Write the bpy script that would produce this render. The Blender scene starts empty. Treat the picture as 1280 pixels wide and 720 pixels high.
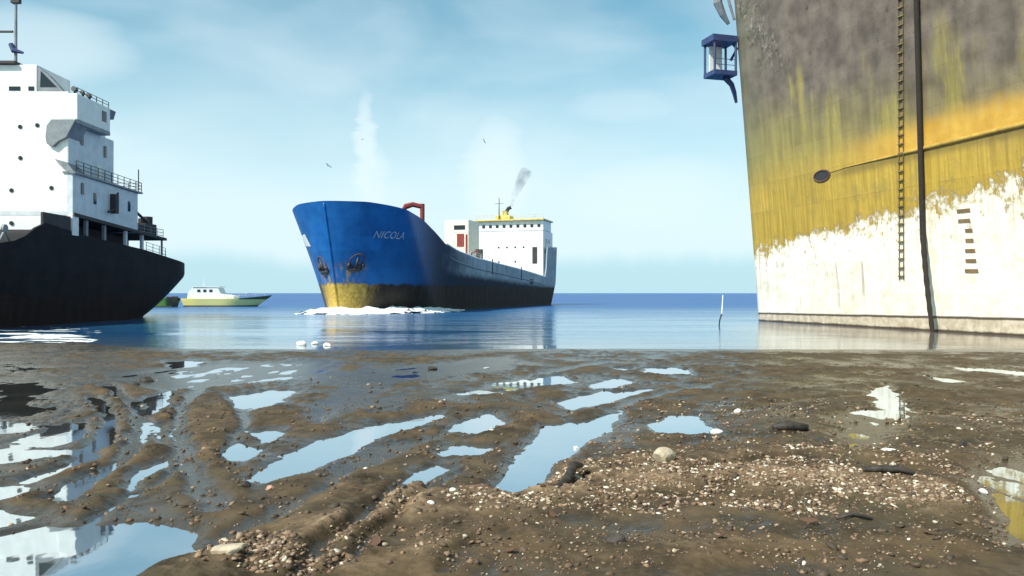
import bpy, math, random
import numpy as np
import bmesh
from mathutils import Vector, Matrix

random.seed(7)
RNG = np.random.default_rng(11)
S = bpy.context.scene
COL = S.collection
PI = math.pi
CAM_H = 2.5

# ------------------------------------------------------------------ materials
class NT:
    """small helper for node trees"""
    def __init__(self, tree):
        self.t = tree; self.n = tree.nodes; self.l = tree.links
    def node(self, typ, **kw):
        nd = self.n.new(typ)
        ins = kw.pop('ins', {})
        for k, v in kw.items(): setattr(nd, k, v)
        for k, v in ins.items(): self.put(nd.inputs[k], v)
        return nd
    def put(self, sock, v):
        if isinstance(v, bpy.types.NodeSocket): self.l.new(v, sock)
        elif isinstance(v, bpy.types.Node): self.l.new(v.outputs[0], sock)
        else:
            if isinstance(v, (tuple, list)) and len(v) == 3 and sock.type == 'RGBA': v = (*v, 1)
            sock.default_value = v
    def math(self, op, a, b=0.0, c=None, clamp=False):
        nd = self.n.new('ShaderNodeMath'); nd.operation = op; nd.use_clamp = clamp
        self.put(nd.inputs[0], a); self.put(nd.inputs[1], b)
        if c is not None: self.put(nd.inputs[2], c)
        return nd.outputs[0]
    def add(self, a, b): return self.math('ADD', a, b)
    def sub(self, a, b): return self.math('SUBTRACT', a, b)
    def mul(self, a, b): return self.math('MULTIPLY', a, b)
    def ss(self, v, lo, hi, a=0.0, b=1.0):
        nd = self.n.new('ShaderNodeMapRange'); nd.interpolation_type = 'SMOOTHSTEP'
        self.put(nd.inputs[0], v); self.put(nd.inputs[1], lo); self.put(nd.inputs[2], hi)
        self.put(nd.inputs[3], a); self.put(nd.inputs[4], b)
        return nd.outputs[0]
    def noise(self, vec, scale=1.0, detail=4.0, rough=0.55, dist=0.0, col=False):
        nd = self.node('ShaderNodeTexNoise', ins={'Vector': vec, 'Scale': scale, 'Detail': detail, 'Roughness': rough, 'Distortion': dist})
        return nd.outputs['Color' if col else 'Fac']
    def scale(self, vec, s):
        nd = self.node('ShaderNodeMapping'); self.put(nd.inputs[0], vec); nd.inputs['Scale'].default_value = s
        return nd.outputs[0]
    def mix(self, fac, a, b, mode='MIX'):
        nd = self.n.new('ShaderNodeMix'); nd.data_type = 'RGBA'; nd.blend_type = mode
        self.put(nd.inputs[0], fac); self.put(nd.inputs[6], a); self.put(nd.inputs[7], b)
        return nd.outputs[2]
    def ramp(self, fac, stops, interp='LINEAR'):
        nd = self.n.new('ShaderNodeValToRGB'); nd.color_ramp.interpolation = interp
        e = nd.color_ramp.elements
        while len(e) < len(stops): e.new(0.5)
        for i, (p, c) in enumerate(stops):
            e[i].position = p; e[i].color = (*c, 1) if len(c) == 3 else c
        self.put(nd.inputs[0], fac)
        return nd.outputs[0]

def plates(nt, s, z, w, h, var=0.12):
    """welded plate courses: (tone multiplier colour, seam mask)"""
    v = nt.node('ShaderNodeCombineXYZ', ins={0: s, 1: z, 2: 0.0})
    b = nt.node('ShaderNodeTexBrick', offset=0.45, ins={'Vector': v, 'Color1': (1 - var,) * 3, 'Color2': (1 + var,) * 3, 'Mortar': (1, 1, 1), 'Scale': 1.0,
                'Mortar Size': 0.022, 'Mortar Smooth': 0.6, 'Brick Width': w, 'Row Height': h})
    return b.outputs['Color'], b.outputs['Fac']
def new_mat(name):
    m = bpy.data.materials.new(name); m.use_nodes = True
    nt = NT(m.node_tree)
    p = nt.n['Principled BSDF']
    tc = nt.node('ShaderNodeTexCoord')
    return m, nt, p, tc.outputs['Object']

def bump(nt, p, height, strength=0.3, dist=0.05):
    b = nt.node('ShaderNodeBump', ins={'Strength': strength, 'Distance': dist, 'Height': height})
    nt.l.new(b.outputs[0], p.inputs['Normal'])

RUST = (0.13, 0.055, 0.025)
def paint(name, col, rough=0.5, rust=0.25, var=0.15, sc=1.0, metal=0.0, streak=True):
    """weathered ship paint: slight mottling, rust bleeding down in streaks, dents"""
    m, nt, p, co = new_mat(name)
    n1 = nt.noise(nt.scale(co, (sc, sc, sc)), 1.3, 5, 0.6)
    dark = tuple(c * (1 - var * 1.6) for c in col); light = tuple(min(1, c * (1 + var * 0.8)) for c in col)
    base = nt.mix(nt.ss(n1, 0.3, 0.7), dark, light)
    if streak:
        st = nt.noise(nt.scale(co, (2.2 * sc, 2.2 * sc, 0.22 * sc)), 1.6, 6, 0.65)
        sp = nt.noise(nt.scale(co, (sc, sc, sc)), 3.1, 6, 0.7)
        f = nt.ss(nt.add(nt.mul(st, 0.65), nt.mul(sp, 0.35)), 0.66 - 0.16 * rust, 0.80 - 0.1 * rust)
        base = nt.mix(nt.mul(f, min(1, rust * 2.2)), base, RUST)
    nt.put(p.inputs['Base Color'], base)
    p.inputs['Roughness'].default_value = rough
    p.inputs['Metallic'].default_value = metal
    bump(nt, p, nt.add(nt.noise(co, 0.9 * sc, 3), nt.mul(nt.noise(co, 9 * sc, 4), 0.15)), 0.25, 0.06)
    return m

# ------------------------------------------------------------------ mesh tools
class MB:
    def __init__(self): self.v = []; self.f = []; self.mi = []
    def _add(self, vs, fs, mi=0):
        o = len(self.v); self.v += [tuple(p) for p in vs]
        for f in fs: self.f.append(tuple(i + o for i in f)); self.mi.append(mi)
        return self
    def box(self, x0, x1, y0, y1, z0, z1, mi=0):
        vs = [(x, y, z) for x in (x0, x1) for y in (y0, y1) for z in (z0, z1)]
        return self._add(vs, [(0,1,3,2),(4,6,7,5),(0,4,5,1),(2,3,7,6),(0,2,6,4),(1,5,7,3)], mi)
    def slab(self, x0, x1, y0, y1, za0, za1, zb0, zb1, mi=0):
        """box whose bottom/top heights differ at x0 (za) and x1 (zb)"""
        vs = [(x0,y0,za0),(x0,y0,za1),(x0,y1,za0),(x0,y1,za1),(x1,y0,zb0),(x1,y0,zb1),(x1,y1,zb0),(x1,y1,zb1)]
        return self._add(vs, [(0,1,3,2),(4,6,7,5),(0,4,5,1),(2,3,7,6),(0,2,6,4),(1,5,7,3)], mi)
    def tube(self, pts, r, n=8, mi=0, cap=True):
        pts = [Vector(p) for p in pts]
        rs = r if isinstance(r, (list, tuple)) else [r] * len(pts)
        vs = []; fs = []
        up = Vector((0.31, 0.17, 0.93))
        for i, p in enumerate(pts):
            t = (pts[min(i+1, len(pts)-1)] - pts[max(i-1, 0)]).normalized()
            a = t.cross(up)
            if a.length < 0.05: a = t.cross(Vector((1, 0, 0)))
            a.normalize(); b = t.cross(a)
            for k in range(n):
                q = 2 * PI * k / n
                vs.append(p + (a * math.cos(q) + b * math.sin(q)) * rs[i])
        for i in range(len(pts) - 1):
            for k in range(n):
                k2 = (k + 1) % n
                fs.append((i*n+k, i*n+k2, (i+1)*n+k2, (i+1)*n+k))
        if cap:
            fs.append(tuple(range(n))[::-1]); fs.append(tuple((len(pts)-1)*n + k for k in range(n)))
        return self._add(vs, fs, mi)
    def prism(self, poly, axis, a, b, mi=0):
        """extrude a 2D polygon along axis ('x','y','z') between a and b"""
        def mk(u, v, w): return {'x': (w, u, v), 'y': (u, w, v), 'z': (u, v, w)}[axis]
        n = len(poly)
        vs = [mk(u, v, a) for u, v in poly] + [mk(u, v, b) for u, v in poly]
        fs = [tuple(range(n))[::-1], tuple(range(n, 2*n))]
        fs += [(i, (i+1) % n, n + (i+1) % n, n + i) for i in range(n)]
        return self._add(vs, fs, mi)
    def disc(self, c, axis, r, t, n=14, mi=0, ry=None):
        ry = ry or r
        u, v = {'x': (c[1], c[2]), 'y': (c[0], c[2]), 'z': (c[0], c[1])}[axis]
        w = {'x': c[0], 'y': c[1], 'z': c[2]}[axis]
        return self.prism([(u + r*math.cos(2*PI*k/n), v + ry*math.sin(2*PI*k/n)) for k in range(n)], axis, w - t/2, w + t/2, mi)
    def rail(self, pts, h=1.0, r=0.03, bars=3, post=1.6):
        """stanchion railing along a polyline of deck points"""
        pts = [Vector(p) for p in pts]
        for i in range(len(pts) - 1):
            a, b = pts[i], pts[i+1]; n = max(1, int((b - a).length / post))
            for k in range(n + 1):
                q = a.lerp(b, k / n); self.tube([q, q + Vector((0, 0, h))], r, 6)
            for j in range(bars):
                z = Vector((0, 0, h * (j + 1) / bars)); self.tube([a + z, b + z], r * 0.8, 6)
        return self
    def build(self, name, mats, parent=None, smooth=False, bevel=0.0):
        me = bpy.data.meshes.new(name); me.from_pydata(self.v, [], self.f)
        if not isinstance(mats, (list, tuple)): mats = [mats]
        for m in mats: me.materials.append(m)
        me.polygons.foreach_set('material_index', self.mi)
        me.validate()
        import bmesh
        bm = bmesh.new(); bm.from_mesh(me); bmesh.ops.recalc_face_normals(bm, faces=bm.faces); bm.to_mesh(me); bm.free()
        if smooth: me.polygons.foreach_set('use_smooth', [True] * len(me.polygons))
        o = bpy.data.objects.new(name, me); COL.objects.link(o)
        if parent: o.parent = parent
        if bevel:
            b = o.modifiers.new('Bevel', 'BEVEL'); b.width = bevel; b.segments = 2; b.limit_method = 'ANGLE'
        return o

def tag(o, label=None, cat=None, group=None, kind=None):
    if label: o['label'] = label
    if cat: o['category'] = cat
    if group: o['group'] = group
    if kind: o['kind'] = kind
    return o
def thing(name, label, cat, loc=(0,0,0), rz=0.0, group=None):
    o = bpy.data.objects.new(name, None); COL.objects.link(o)
    o.location = loc; o.rotation_euler = (0, 0, rz); o.empty_display_size = 0.5
    return tag(o, label, cat, group)

def grid_mesh(name, P, mats, parent=None, smooth=True):
    """P: array (n, m, 3) -> quad sheet"""
    n, m, _ = P.shape
    me = bpy.data.meshes.new(name)
    idx = np.arange(n * m).reshape(n, m)
    q = np.stack([idx[:-1, :-1], idx[1:, :-1], idx[1:, 1:], idx[:-1, 1:]], -1).reshape(-1, 4)
    me.vertices.add(n * m); me.vertices.foreach_set('co', P.reshape(-1).astype(np.float32))
    me.loops.add(q.size); me.loops.foreach_set('vertex_index', q.reshape(-1).astype(np.int32))
    me.polygons.add(len(q)); me.polygons.foreach_set('loop_start', np.arange(0, q.size, 4, dtype=np.int32))
    me.polygons.foreach_set('loop_total', np.full(len(q), 4, dtype=np.int32))
    if smooth: me.polygons.foreach_set('use_smooth', np.ones(len(q), dtype=bool))
    me.update(calc_edges=True)
    for mt in (mats if isinstance(mats, (list, tuple)) else [mats]): me.materials.append(mt)
    o = bpy.data.objects.new(name, me); COL.objects.link(o)
    if parent: o.parent = parent
    return o

def hull(fn, stations, mat, parent, nv=22, wall=0.18, deck=1.0, ztop=None):
    """loft a ship hull. fn(u, v) -> (s, b, z), v from keel (0) to rail (1). The deck lies `deck` below the rail inside the bulwark."""
    rows = []
    for u in stations:
        half = []
        s1, b1, z1 = fn(u, 1.0)
        zb = fn(u, 0.0)[2]; zi = z1 - deck; s2, b2, _ = fn(u, (zi - zb) / (z1 - zb))
        half.append((s2, 0.0, zi + 0.02)); half.append((s2, max(0.0, min(b2, b1) - wall), zi)); half.append((s1, max(0.0, b1 - wall), z1)); half.append((s1, b1, z1))
        for k in range(1, nv + 1):
            v = 1 - k / nv
            half.append(fn(u, v))
        s0, b0, z0 = half[-1]; half.append((s0, 0.0, z0 - 0.05))
        ring = half + [(s, -b, z) for s, b, z in half[::-1][1:-1]]
        rows.append(ring)
    mb = MB(); n = len(rows[0]); vs = [p for r in rows for p in r]; fs = []
    for i in range(len(rows) - 1):
        for k in range(n):
            k2 = (k + 1) % n
            fs.append((i*n+k, i*n+k2, (i+1)*n+k2, (i+1)*n+k))
    fs.append(tuple(range(n))); fs.append(tuple((len(rows)-1)*n + k for k in range(n))[::-1])
    mb._add(vs, fs)
    o = mb.build('hull', mat, parent, smooth=True)
    import bmesh
    bm = bmesh.new(); bm.from_mesh(o.data)
    bmesh.ops.remove_doubles(bm, verts=bm.verts, dist=0.002)
    for e in bm.edges:
        if len(e.link_faces) == 2 and e.calc_face_angle(0) > 0.7: e.smooth = False
    bmesh.ops.recalc_face_normals(bm, faces=bm.faces)
    bm.to_mesh(o.data); bm.free()
    return o

def interp(x, tab):
    return float(np.interp(x, [t[0] for t in tab], [t[1] for t in tab]))
def lerp(a, b, t): return a + (b - a) * t
def sstep(x, a, b):
    t = min(1, max(0, (x - a) / (b - a))); return t * t * (3 - 2 * t)

# ------------------------------------------------------------------ numpy noise
def vnoise(x, y, seed=0):
    xi = np.floor(x).astype(np.int64); yi = np.floor(y).astype(np.int64)
    xf = x - xi; yf = y - yi
    def h(a, b):
        n = (a * 374761393 + b * 668265263 + seed * 974711) & 0x7fffffff
        n = ((n ^ (n >> 13)) * 1274126177) & 0x7fffffff
        n = n ^ (n >> 16)
        return (n & 0xffff) / 65535.0
    u = xf * xf * xf * (xf * (xf * 6 - 15) + 10); v = yf * yf * yf * (yf * (yf * 6 - 15) + 10)
    return (h(xi, yi) * (1-u) + h(xi+1, yi) * u) * (1-v) + (h(xi, yi+1) * (1-u) + h(xi+1, yi+1) * u) * v
def fbm(x, y, oct=4, seed=0, gain=0.5):
    s = 0; a = 1; t = 0
    for k in range(oct):
        s = s + a * (vnoise(x * 2**k + 17.3 * k, y * 2**k - 9.1 * k, seed + k) - 0.5); t += a; a *= gain
    return s / t * 2

# ------------------------------------------------------------------ world, sun, camera
SUN_AZ = math.radians(48)      # to the left of straight behind the camera
SUN_EL = math.radians(46)
w = bpy.data.worlds.new('World'); S.world = w; w.use_nodes = True
nt = NT(w.node_tree); nt.n.clear()
sky = nt.node('ShaderNodeTexSky', sky_type='NISHITA', sun_disc=False, sun_elevation=SUN_EL, sun_rotation=PI + SUN_AZ,
              altitude=0, air_density=1.0, dust_density=1.2, ozone_density=0.6)
tc = nt.node('ShaderNodeTexCoord')
sep = nt.node('ShaderNodeSeparateXYZ', ins={0: tc.outputs['Generated']})
dx, dy, dz = sep.outputs
el = nt.math('ARCSINE', dz); az = nt.math('ARCTAN2', dx, dy)
cv = nt.node('ShaderNodeCombineXYZ', ins={0: nt.mul(az, 1.0), 1: nt.mul(el, 2.2), 2: 0.0}).outputs[0]
soft = nt.noise(cv, 4.2, 3, 0.45, 0.3)
wisp = nt.noise(nt.scale(cv, (1.0, 2.2, 1)), 9.0, 6, 0.6, 0.8)
# hazy veil of cloud: pale above a clear band at the horizon, thinning out upward
azn = nt.noise(nt.node('ShaderNodeCombineXYZ', ins={0: az, 1: 0.3, 2: 0.0}).outputs[0], 7.0, 5, 0.55)
hz = nt.mix(nt.ss(nt.add(el, nt.mul(nt.sub(azn, 0.5), -0.06)), 0.028, 0.056), (4.6, 6.8, 7.6), (6.5, 7.9, 8.5))
veil = nt.ss(el, 0.36, 0.05, 0.06, 0.93)
cl = nt.mul(nt.ss(nt.add(nt.mul(soft, 0.93), nt.mul(wisp, 0.07)), 0.30, 0.74), nt.ss(el, 0.05, 0.12, 0.0, 0.42))
def puff(a0, e0, sa, se, amp):
    u = nt.math('DIVIDE', nt.sub(nt.add(az, nt.mul(nt.sub(wisp, 0.5), 0.035)), a0), sa)
    v = nt.math('DIVIDE', nt.sub(nt.add(el, nt.mul(nt.sub(soft, 0.5), 0.05)), e0), se)
    r = nt.add(nt.mul(u, u), nt.mul(v, v))
    return nt.mul(nt.ss(r, 1.0, 0.0), amp)
fac = cl
for a in ((-0.181, 0.17, 0.018, 0.10, 0.62), (-0.175, 0.13, 0.03, 0.06, 0.5), (-0.02, 0.15, 0.06, 0.10, 0.62), (0.14, 0.225, 0.10, 0.03, 0.3), (-0.53, 0.26, 0.12, 0.05, 0.5), (0.16, 0.12, 0.15, 0.05, 0.4)):
    fac = nt.math('MAXIMUM', fac, puff(*a))
CLOUD = (7.3, 8.4, 8.8)
tint = nt.mix(1.0, sky.outputs[0], (0.64, 1.30, 1.22), 'MULTIPLY')
skyc = nt.mix(veil, tint, hz)
skyc = nt.mix(fac, skyc, CLOUD)
bg = nt.node('ShaderNodeBackground', ins={'Color': skyc, 'Strength': 0.10})
out = nt.node('ShaderNodeOutputWorld', ins={0: bg.outputs[0]})

sun = bpy.data.lights.new('sun', 'SUN'); sun.energy = 5.0; sun.angle = math.radians(0.5); sun.color = (1.0, 0.95, 0.86)
so = bpy.data.objects.new('sun', sun); COL.objects.link(so)
sd = Vector((-math.sin(SUN_AZ) * math.cos(SUN_EL), -math.cos(SUN_AZ) * math.cos(SUN_EL), math.sin(SUN_EL)))
so.rotation_euler = (-sd).to_track_quat('-Z', 'Y').to_euler(); so.location = sd * 200

cam = bpy.data.cameras.new('camera'); co_ = bpy.data.objects.new('camera', cam); COL.objects.link(co_)
cam.sensor_width = 36; cam.lens = 36 * 1000 / 1280; cam.clip_end = 30000; cam.clip_start = 0.1
co_.location = (0, 0, CAM_H); co_.rotation_euler = (PI / 2 + math.atan(6.3 / 1000), 0, 0)
S.camera = co_
S.view_settings.view_transform = 'Standard'; S.view_settings.look = 'None'; S.view_settings.exposure = 0.3; S.view_settings.gamma = 1.0
S.render.resolution_x = 1024; S.render.resolution_y = 576

HZ = 366.0
def gp(x, y):
    """where a place seen on the mud flat lies on the ground, metres"""
    Y = CAM_H * 1000 / (y - HZ); return ((x - 640) * Y / 1000, Y)

# ------------------------------------------------------------------ shared materials
M = {}
M['white'] = paint('white_ship_paint', (0.78, 0.78, 0.75), 0.45, 0.10, 0.05)
M['offwhite'] = paint('cream_ship_paint', (0.72, 0.68, 0.55), 0.5, 0.2, 0.08)
M['grey'] = paint('grey_ship_paint', (0.22, 0.24, 0.26), 0.5, 0.25)
M['black'] = paint('black_iron', (0.02, 0.02, 0.022), 0.5, 0.2)
M['dark'] = paint('dark_recess', (0.035, 0.03, 0.032), 0.7, 0.3)
M['navy'] = paint('navy_painted_steel', (0.035, 0.055, 0.15), 0.45, 0.15)
M['red'] = paint('red_oxide_paint', (0.22, 0.03, 0.025), 0.5, 0.2)
M['yellow'] = paint('yellow_paint', (0.62, 0.50, 0.14), 0.5, 0.2)
M['rusty'] = paint('rusty_steel', (0.11, 0.055, 0.03), 0.8, 0.5)
M['deck'] = paint('deck_paint', (0.10, 0.07, 0.05), 0.7, 0.4)
def glass_mat():
    m, nt, p, co = new_mat('dark_window_glass')
    nt.put(p.inputs['Base Color'], (0.015, 0.02, 0.025)); p.inputs['Roughness'].default_value = 0.08
    return m
M['glass'] = glass_mat()

# ------------------------------------------------------------------ blue coaster
def blue_hull_mat():
    m, nt, p, co = new_mat('blue_hull_paint')
    sx = nt.node('ShaderNodeSeparateXYZ', ins={0: co}); s, y, z = sx.outputs
    n1 = nt.noise(co, 0.5, 5, 0.6); n2 = nt.noise(nt.scale(co, (1, 1, 0.25)), 1.4, 6, 0.65); n3 = nt.noise(co, 3.0, 5, 0.6)
    blue = nt.mix(nt.ss(n1, 0.3, 0.7), (0.007, 0.088, 0.29), (0.014, 0.135, 0.40))
    blue = nt.mix(nt.ss(n2, 0.55, 0.8, 0, 0.4), blue, (0.02, 0.05, 0.12))
    blue = nt.mix(nt.ss(nt.add(s, nt.mul(nt.sub(n1, 0.5), 5)), 1.5, 16), blue, (0.004, 0.018, 0.055))  # shade of the port side put into the blue, darkening aft
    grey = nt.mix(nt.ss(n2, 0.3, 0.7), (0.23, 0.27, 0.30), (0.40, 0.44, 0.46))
    # sunlit bulwark abaft the forecastle, its light put in as pale grey
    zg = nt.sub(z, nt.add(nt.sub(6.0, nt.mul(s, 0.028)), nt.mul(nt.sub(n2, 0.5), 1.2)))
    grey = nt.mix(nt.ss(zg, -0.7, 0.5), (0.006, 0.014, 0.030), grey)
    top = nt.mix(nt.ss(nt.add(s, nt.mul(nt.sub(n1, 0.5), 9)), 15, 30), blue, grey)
    bootd = nt.mix(nt.ss(n2, 0.35, 0.7), (0.012, 0.007, 0.005), (0.032, 0.018, 0.008))
    booty = nt.mix(nt.ss(n3, 0.35, 0.7), (0.48, 0.30, 0.04), (0.68, 0.48, 0.11))
    boot = nt.mix(nt.ss(nt.add(s, nt.mul(nt.sub(n2, 0.5), 4)), 4.5, 1.0), bootd, booty)
    edge = nt.add(z, nt.add(nt.mul(nt.sub(n1, 0.5), 0.8), nt.mul(nt.sub(n2, 0.5), 1.2)))
    c = nt.mix(nt.ss(edge, 3.45, 3.75), boot, top)
    # rusty weeping below the hawse pipes
    hx = nt.math('ABSOLUTE', nt.sub(s, 1.0))
    stain = nt.mul(nt.mul(nt.ss(hx, 1.6, 0.1), nt.ss(n2, 0.42, 0.6)), nt.mul(nt.ss(z, 6.6, 5.6), nt.ss(z, 2.6, 4)))
    c = nt.mix(nt.mul(stain, 0.85), c, (0.34, 0.22, 0.05))
    # scrubbed waterline, darker
    c = nt.mix(nt.ss(nt.add(z, nt.mul(n3, 0.6)), 1.0, 0.5, 0, 0.7), c, (0.03, 0.025, 0.02))
    pt, pm = plates(nt, s, z, 5.0, 1.9, 0.14)
    c = nt.mix(0.8, c, pt, 'MULTIPLY'); c = nt.mix(nt.mul(pm, 0.35), c, (0.02, 0.02, 0.025))
    rs = nt.mul(nt.ss(nt.noise(nt.scale(co, (2.0, 2.0, 0.16)), 1.2, 6, 0.7), 0.60, 0.72), nt.ss(n1, 0.45, 0.65))
    c = nt.mix(nt.mul(rs, 0.65), c, (0.10, 0.05, 0.03))
    nt.put(p.inputs['Base Color'], c); p.inputs['Roughness'].default_value = 0.38
    nt.put(p.inputs['Specular IOR Level'], nt.ss(s, 2, 20, 0.35, 0.10)); nt.put(p.inputs['Roughness'], nt.ss(s, 2, 20, 0.38, 0.6))
    # dented plating
    frames_ = nt.node('ShaderNodeTexWave', ins={'Vector': co, 'Scale': 0.45, 'Distortion': 0.6, 'Detail': 2}); 
    bump(nt, p, nt.add(nt.mul(n1, 1.0), nt.add(nt.mul(n3, 0.08), nt.add(nt.mul(pm, 0.06), nt.mul(frames_.outputs['Fac'], 0.10)))), 0.35, 0.10)
    return m

th = math.radians(17.0)
BS = thing('coaster_ship', 'blue coaster steaming in with a white wave at its bow and a white wheelhouse aft', 'ship', (-21.7, 97, 0), PI/2 - th)
SHEER = [(-3, 13.5), (2, 13.4), (5, 12.9), (9.5, 12.2), (11.5, 11.7), (15, 10.5), (18, 9.3), (22, 8.6), (30, 7.9), (46, 7.2), (57, 6.7), (72.5, 5.8), (73.2, 5.8), (73.6, 11.9), (80, 12.3), (88, 12.5)]
BL = 85.0; BHB = 8.0
def bh(u, v):
    zt = interp(u * BL, SHEER)
    z = lerp(-1.0, zt, v)
    hz = min(1.0, max(0, z / 14.0))
    s0 = lerp(1.2, -2.4, hz ** 1.1)
    s1 = BL - lerp(1.6, 0.0, min(1, max(0, z / 5.0)))
    s = lerp(s0, s1, u)
    A = lerp(13.0, 5.6, hz ** 0.9); B = BHB * lerp(0.93, 1.0, hz)
    t = min(1, max(0, (s - s0) / A)); e = lerp(1.38, 1.45, hz)
    b = B * (1 - (1 - t) ** e) ** (1 / e) if t > 0 else 0
    b = min(b, lerp(B * 0.62, B, min(1, t * 1.0 + 0.0)) if False else b)
    r = (s1 - s) / lerp(7.0, 4.0, min(1, max(0, z / 5.0)))
    if r < 1: b *= lerp(0.55, 1.0, 1 - (1 - max(0, r)) ** 3.0) if z < 5 else lerp(0.72, 1.0, 1 - (1 - max(0, r)) ** 2.2)
    return (s, max(b, 0.0), z)
def bh_at(s, z):
    """half breadth of the blue hull at height z, s metres abaft the stem"""
    lo, hi = 0.0, 1.0
    for _ in range(40):
        u = (lo + hi) / 2
        zt = interp(u * BL, SHEER); v = (z + 1.0) / (zt + 1.0)
        if bh(u, v)[0] < s: lo = u
        else: hi = u
    return bh(u, v)[1]
st = [0.0] + [0.12 * (k / 26) ** 2.2 for k in range(1, 27)] + list(np.linspace(0.135, 0.845, 40)) + [0.852, 0.8625, 0.8655, 0.868] + list(np.linspace(0.87, 1.0, 14))
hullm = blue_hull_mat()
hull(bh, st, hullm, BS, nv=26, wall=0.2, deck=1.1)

# fender strake along the grey side
mb = MB()
pts = [(s, -bh_at(s, interp(s, SHEER) - 1.6) - 0.02, interp(s, SHEER) - 1.6) for s in np.linspace(19, 71, 30)]
mb.tube(pts, 0.11, 8); mb.build('fender_strake', M['grey'], BS, smooth=True)
# bulwark cap
mb = MB(); mb.tube([(s, -bh_at(s, interp(s, SHEER) - 0.02) + 0.08, interp(s, SHEER) + 0.02) for s in np.linspace(18, 72.5, 34)], 0.13, 6); mb.build('bulwark_cap', M['white'], BS, smooth=True)
# frames/stanchions against the side
for s in (38.0, 55.0):
    zt = interp(s, SHEER); b = bh_at(s, zt - 1.0)
    MB().box(s - .12, s + .12, -b - 0.10, -b + 0.05, zt - 1.9, zt + 0.5).build('bulwark_stanchion', M['dark'], BS)

mb = MB(); mb.tube([bh(0.0, v) for v in np.linspace(0.0, 0.985, 30)], 0.14, 8); mb.build('stem_highlight_bar', hullm, BS, smooth=True)  # tube added along the stem to catch a highlight on the crease
# name on the port bow, laid on the plating
def text_on_hull(txt, s_start, z0, size, side, mat, name, spacing=1.0):
    cu = bpy.data.curves.new('t', 'FONT'); cu.body = txt; cu.size = size; cu.space_character = spacing; cu.resolution_u = 3
    ob = bpy.data.objects.new('t', cu); COL.objects.link(ob)
    dg = bpy.context.evaluated_depsgraph_get(); dg.update()
    me = bpy.data.meshes.new_from_object(ob.evaluated_get(dg)); bpy.data.objects.remove(ob)
    import bmesh
    bm = bmesh.new(); bm.from_mesh(me)
    bmesh.ops.triangulate(bm, faces=bm.faces); bmesh.ops.subdivide_edges(bm, edges=bm.edges, cuts=2, use_grid_fill=True)
    xs = [v.co.x for v in bm.verts]; wd = max(xs)
    for v in bm.verts:
        s = s_start + (v.co.x * 0.68 if side < 0 else (wd - v.co.x) * 0.68); z = z0 + v.co.y
        v.co = Vector((s, side * (bh_at(s, z) + 0.05), z))
    bm.to_mesh(me); bm.free(); me.materials.append(mat)
    o = bpy.data.objects.new(name, me); COL.objects.link(o); o.parent = BS; return o
text_on_hull('NICOLA', 1.6, 9.2, 1.25, -1, paint('faded_name_paint', (0.36, 0.42, 0.55), 0.5, 0.3, 0.2), 'ship_name', 1.05)
def patch(name, corners, side, mat, off=0.05, n=10):
    P = np.zeros((n, n, 3))
    for i in range(n):
        for j in range(n):
            a, b = i/(n-1), j/(n-1)
            s = lerp(lerp(corners[0][0], corners[1][0], a), lerp(corners[3][0], corners[2][0], a), b)
            z = lerp(lerp(corners[0][1], corners[1][1], a), lerp(corners[3][1], corners[2][1], a), b)
            P[i, j] = (s, side * (bh_at(s, z) + off), z)
    return grid_mesh(name, P, mat, BS)
patch('white_patch', [(1.6, 8.3), (3.6, 8.5), (3.8, 9.8), (1.8, 9.9)], 1, M['white'])  # plain white patch in place of lettering on the starboard bow

# anchors in their hawse pipes
for side, s, z in ((-1, 1.15, 6.0), (1, 0.75, 5.7)):
    b = bh_at(s, z)
    mb = MB(); ring = []
    for k in range(17):
        q = 2 * PI * k / 16; ss = s + 0.55 * math.cos(q); zz = z + 0.75 * math.sin(q) + 0.5
        ring.append((ss, side * (bh_at(ss, zz) + 0.03), zz))
    mb.tube(ring, 0.07, 6); hp = mb.build('hawse_pipe', M['rusty'], BS, smooth=True)
    P = [(s + 0.55*math.cos(2*PI*k/16), z + .5 + 0.75*math.sin(2*PI*k/16)) for k in range(16)]
    mb = MB(); mb._add([(a, side * (bh_at(a, c) + 0.025), c) for a, c in P] + [(s, side * (b + 0.03), z + .5)], [(k, (k+1) % 16, 16) for k in range(16)])
    mb.build('pipe_mouth', M['dark'], hp)
    A = lambda ss, zz, o: (s + ss, side * (bh_at(s + ss, z + zz) + o), z + zz)
    mb = MB()
    mb.tube([A(0, 0.8, 0.06), A(0, 0, 0.14), A(0, -0.55, 0.2)], 0.17, 8)                        # shank
    mb.tube([A(-0.6, -0.5, 0.14), A(-0.3, -0.68, 0.22), A(0, -0.72, 0.24), A(0.3, -0.68, 0.22), A(0.6, -0.5, 0.14)], [0.12, .24, .3, .24, .12], 8)   # crown and arms
    for q in (-1, 1):
        mb.tube([A(q * 0.55, -0.6, 0.16), A(q * 0.55, -0.1, 0.2), A(q * 0.5, 0.25, 0.12)], [0.16, 0.24, 0.06], 6)  # flukes
    mb.build('anchor', M['black'], BS, smooth=True)

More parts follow.
